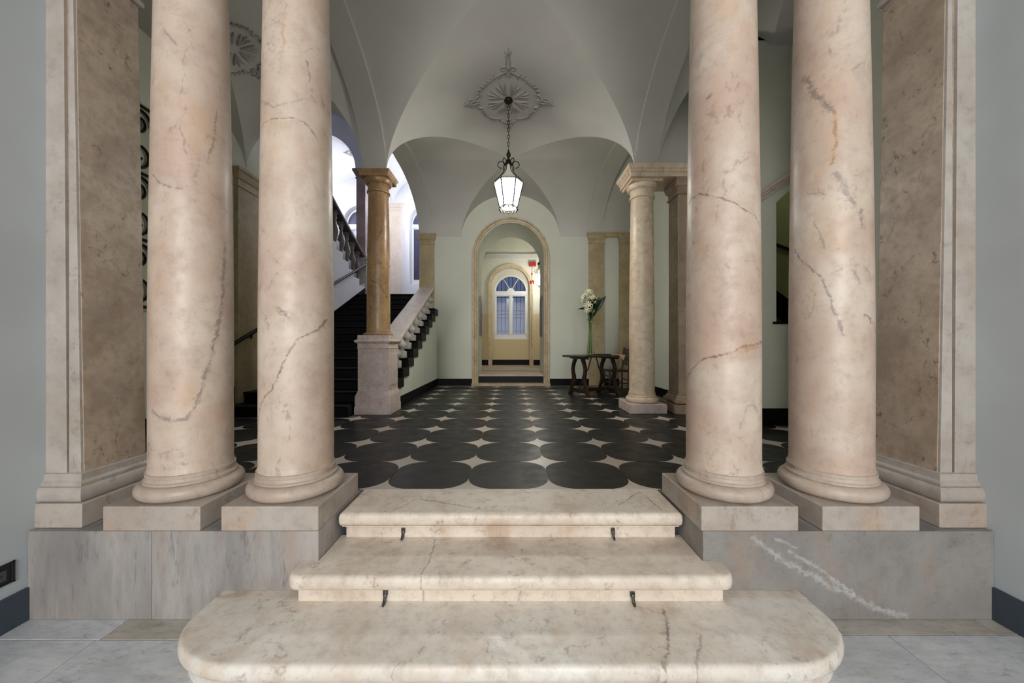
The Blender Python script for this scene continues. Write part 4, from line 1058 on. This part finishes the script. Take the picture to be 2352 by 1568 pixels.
# wall outlet
ou = empty('wall_outlet', (-2.63, 1.86, 0.30), 'black recessed outlet box in the left wall above the baseboard', 'outlet')
mb = MB().box(0, 0.008, -0.13, 0.10, -0.055, -0.047).box(0, 0.008, -0.13, 0.10, 0.047, 0.055).box(0, 0.008, -0.13, -0.122, -0.055, 0.055).box(0, 0.008, 0.085, 0.10, -0.055, 0.055)
mb.build('surround', 'black', ou, 0, 0.002)
MB().box(0, 0.003, -0.125, 0.09, -0.05, 0.05).build('back_box', 'black', ou, 0)
for yv in (-0.08, 0.03):
    m_ = MB().box(0.002, 0.01, yv - 0.03, yv + 0.035, -0.03, 0.025).build('socket', 'grey', ou, 0, 0.003)
    mb = MB(); mb.map = lambda p_: (p_[2], p_[0], p_[1])
    for dx in (-0.013, 0, 0.013): mb.lathe([(0.004, 0.009), (0.004, 0.0115)], 10, yv + dx, 0.0)
    mb.build('contact_hole', 'black', m_, 0)

# ================================================================== TABLE, VASE, FLOWERS, CHAIR
RT = math.radians(21)
tb = empty('trestle_table', (1.66, 7.40, FZ), 'dark walnut trestle table with curved lyre legs', 'table', rz=RT)
c_ = 0.16
top = [(-0.60 + c_, -0.36), (0.60 - c_, -0.36), (0.60, -0.36 + c_), (0.60, 0.36 - c_), (0.60 - c_, 0.36), (-0.60 + c_, 0.36), (-0.60, 0.36 - c_), (-0.60, -0.36 + c_)]
MB().loft([[(x * .985, y * .985, 0.758) for x, y in top], [(x, y, 0.764) for x, y in top], [(x, y, 0.79) for x, y in top], [(x * .985, y * .985, 0.797) for x, y in top]]).build('table_top', 'woodtop', tb, 0)
LEG = [(-0.04, 0.74, .050), (-0.025, 0.69, .052), (0.02, 0.61, .044), (0.04, 0.53, .036), (0.025, 0.45, .040), (-0.02, 0.37, .052), (-0.03, 0.29, .056), (0.01, 0.21, .040), (0.05, 0.14, .034), (0.07, 0.07, .048), (0.10, 0.0, .056)]
for sx in (-0.34, 0.34):
    for sg in (-1, 1):
        mb = MB(); rings = []
        for d, z, wd in LEG:
            yc = sg * (0.17 + d * 0.9 + (0.74 - z) * 0.10)
            rings.append([(sx - 0.028, yc - wd * .85, z), (sx + 0.028, yc - wd * .85, z), (sx + 0.028, yc + wd * .85, z), (sx - 0.028, yc + wd * .85, z)])
        mb.loft(rings); mb.build('leg', 'wood', tb, 50, 0.006)
    MB().box(sx - 0.035, sx + 0.035, -0.30, 0.30, 0.72, 0.766).build('crosspiece', 'wood', tb, 0, 0.006)
    MB().rect([(0, 0.06), (0, 0.14)], sx - 0.02, sx + 0.02, -0.24, 0.24).build('foot_rail', 'wood', tb, 0, 0.005)
MB().box(-0.34, 0.34, -0.03, 0.03, 0.075, 0.15).build('stretcher', 'wood', tb, 0, 0.006)
for sx in (-1, 1):
    MB().tube([(sx * 0.33, 0, 0.15), (sx * 0.26, 0, 0.30), (sx * 0.13, 0, 0.52), (sx * 0.05, 0, 0.765)], 0.011, 8).build('iron_brace', 'iron', tb)
def on_table(x, y): return (1.66 + x * math.cos(RT) - y * math.sin(RT), 7.40 + x * math.sin(RT) + y * math.cos(RT), FZ + 0.797)
vx, vy, vzz = 1.595, 7.40, FZ + 0.797
ro = empty('glass_vase', (vx, vy, vzz), 'tall slender green glass vase of white flowers on the table', 'vase')
out = [(0.085, 0.0), (0.084, 0.02), (0.07, 0.14), (0.055, 0.28), (0.042, 0.42), (0.036, 0.54), (0.038, 0.62), (0.052, 0.68), (0.075, 0.72)]
inn = [(r - 0.004, z) for r, z in out[::-1] if z > 0.01] + [(0.078, 0.015), (0.0, 0.015)]
MB().lathe([(0.0, 0.0)] + out + inn, 32, cap=False).build('glass_body', 'vase', ro, 30)
bo = empty('flower_bouquet', (vx, vy, vzz), 'bouquet of white lilies and dark leaves in the tall vase', 'flowers')
rnd = random.Random(3)
mb = MB()
for k in range(9):
    a = rnd.uniform(0, 2 * PI); r0 = rnd.uniform(0.02, 0.05)
    mb.tube([(-r0 * math.cos(a), -r0 * math.sin(a), 0.03), (0.012 * math.cos(a), 0.012 * math.sin(a), 0.5), (0.05 * math.cos(a), 0.05 * math.sin(a), 0.76), (0.1 * math.cos(a), 0.08 * math.sin(a), 0.95)], 0.006, 6)
mb.build('stems', 'stem', bo)['kind'] = 'stuff'
mb = MB()
for k in range(6):
    a = 2 * PI * k / 6; c, s_ = math.cos(a), math.sin(a)
    L = [(0.004, 0.0, 0.006), (0.028, 0.018, 0.013), (0.052, 0.020, 0.011), (0.074, 0.006, 0.0015)]
    v = []
    for r, z, wd in L: v += [(r * c - wd * s_, r * s_ + wd * c, z), (r * c, r * s_, z - 0.005), (r * c + wd * s_, r * s_ - wd * c, z)]
    fs = []
    for q in range(3): fs += [(q * 3, q * 3 + 1, q * 3 + 4, q * 3 + 3), (q * 3 + 1, q * 3 + 2, q * 3 + 5, q * 3 + 4)]
    mb.add(v, fs)
bl0 = mb.build('blossom', 'petal', bo, 60)
for k in range(42):
    o = bl0 if k == 0 else inst(bl0, bo)
    th = rnd.uniform(0, 2 * PI); ph = rnd.uniform(-0.9, 1.3); rr = rnd.uniform(0.06, 0.165)
    d = Vector((math.cos(th) * math.cos(ph), math.sin(th) * math.cos(ph), math.sin(ph)))
    o.location = (-0.02 + d.x * rr, d.y * rr * 0.8, 1.04 + d.z * 0.24)
    dd = Vector((d.x, d.y - 0.5, d.z * .7)); o.rotation_euler = dd.to_track_quat('Z', 'Y').to_euler()
    s_ = rnd.uniform(0.7, 1.0); o.scale = (s_, s_, s_)
mb = MB(); n = 7; v = []; fs = []
for i in range(n + 1):
    t = i / n; wd = 0.055 * math.sin(PI * min(1, t * 0.92 + 0.06)) ; z = 0.10 * math.sin(t * PI * .6)
    v += [(t * 0.34, -wd, z + 0.012), (t * 0.34, 0, z), (t * 0.34, wd, z + 0.012)]
for i in range(n): fs += [(i * 3, i * 3 + 1, i * 3 + 4, i * 3 + 3), (i * 3 + 1, i * 3 + 2, i * 3 + 5, i * 3 + 4)]
lf0 = mb.add(v, fs).build('leaf', 'leaf', bo, 60)
for k in range(30):
    o = lf0 if k == 0 else inst(lf0, bo)
    if k == 0: rot = (0.9, -0.80, 0.15); s_ = 1.45; z = 0.74
    elif k == 1: rot = (0.6, -0.85, -0.3); s_ = 1.2; z = 0.76
    elif k == 2: rot = (0.5, 0.2, 2.9); s_ = 0.7; z = 0.9
    else: rot = (rnd.uniform(-.6, .6), -rnd.uniform(0.5, 1.35), rnd.uniform(0, 2 * PI)); s_ = rnd.uniform(0.6, 0.95); z = rnd.uniform(0.70, 0.90)
    o.location = (0.0, 0.0, z); o.rotation_euler = rot; o.scale = (s_,) * 3
tx, ty, tz = on_table(0.12, -0.14)
tag(MB().rect([(-0.004, 0), (0, 0.004), (0, 0.014), (-0.006, 0.018)], -0.14, 0.14, -0.08, 0.08).build('tray', 'black', None, 0, loc=(tx, ty, tz)), 'flat black tray lying beside the vase', 'tray').rotation_euler = (0, 0, 0.1)
tx, ty, tz = on_table(0.38, -0.20)
mb = MB()
pp = [[(-0.13, 0.10, 0.001), (0.12, 0.12, 0.001)], [(-0.10, -0.02, 0.003), (0.12, 0.0, 0.002)], [(-0.06, -0.165, 0.002), (0.10, -0.165, 0.002)], [(0.0, -0.18, -0.05), (0.07, -0.18, -0.05)], [(0.04, -0.178, -0.10), (0.05, -0.178, -0.10)]]
mb.loft([[a, b_, (b_[0], b_[1], b_[2] + 0.003), (a[0], a[1], a[2] + 0.003)] for a, b_ in pp])
o = mb.build('pink_leaflet', 'pinkpaper', None, 30, loc=(tx, ty, tz)); o.rotation_euler.z = RT; tag(o, 'pink paper hanging over the table edge', 'paper')

ch = empty('wooden_chair', (2.28, 8.0, FZ), 'dark wooden chair with rush seat half hidden behind the pale column', 'chair', rz=PI / 2 + 0.05)
# local: seat faces +Y (towards -X in the room)
def leg(x, y, h_, lean=0.0):
    MB().tube([(x, y, 0), (x, y, 0.43), (x, y - lean, h_)] if lean else [(x, y, 0), (x, y, h_)], 0.02, 8).build('leg', 'wood', ch)
for x in (-0.2, 0.2): leg(x, 0.2, 0.45); leg(x, -0.2, 0.94, 0.05)
MB().rect([(0, 0.42), (0.01, 0.43), (0.01, 0.455), (-0.01, 0.465)], -0.215, 0.215, -0.2, 0.215).build('seat', 'rush', ch, 0, 0.005)
for z, hh in ((0.86, 0.055), (0.56, 0.035)):
    MB().box(-0.2, 0.2, -0.255 + (0.94 - z) * .05, -0.23 + (0.94 - z) * .05, z, z + hh).build('back_rail', 'wood', ch, 0, 0.006)
for x in (-0.11, 0.0, 0.11):
    mb = MB().lathe([(0.008, 0.585), (0.012, 0.62), (0.018, 0.70), (0.011, 0.76), (0.016, 0.80), (0.009, 0.865)], 8, x, -0.232); mb.build('spindle', 'wood', ch)
for y0, z in ((0.2, 0.2), (0.2, 0.33), (-0.2, 0.25)): MB().tube([(-0.2, y0, z), (0.2, y0, z)], 0.012, 8).build('stretcher', 'wood', ch)
for x in (-0.2, 0.2): MB().tube([(x, -0.2, 0.18), (x, 0.2, 0.18)], 0.012, 8).build('stretcher', 'wood', ch)
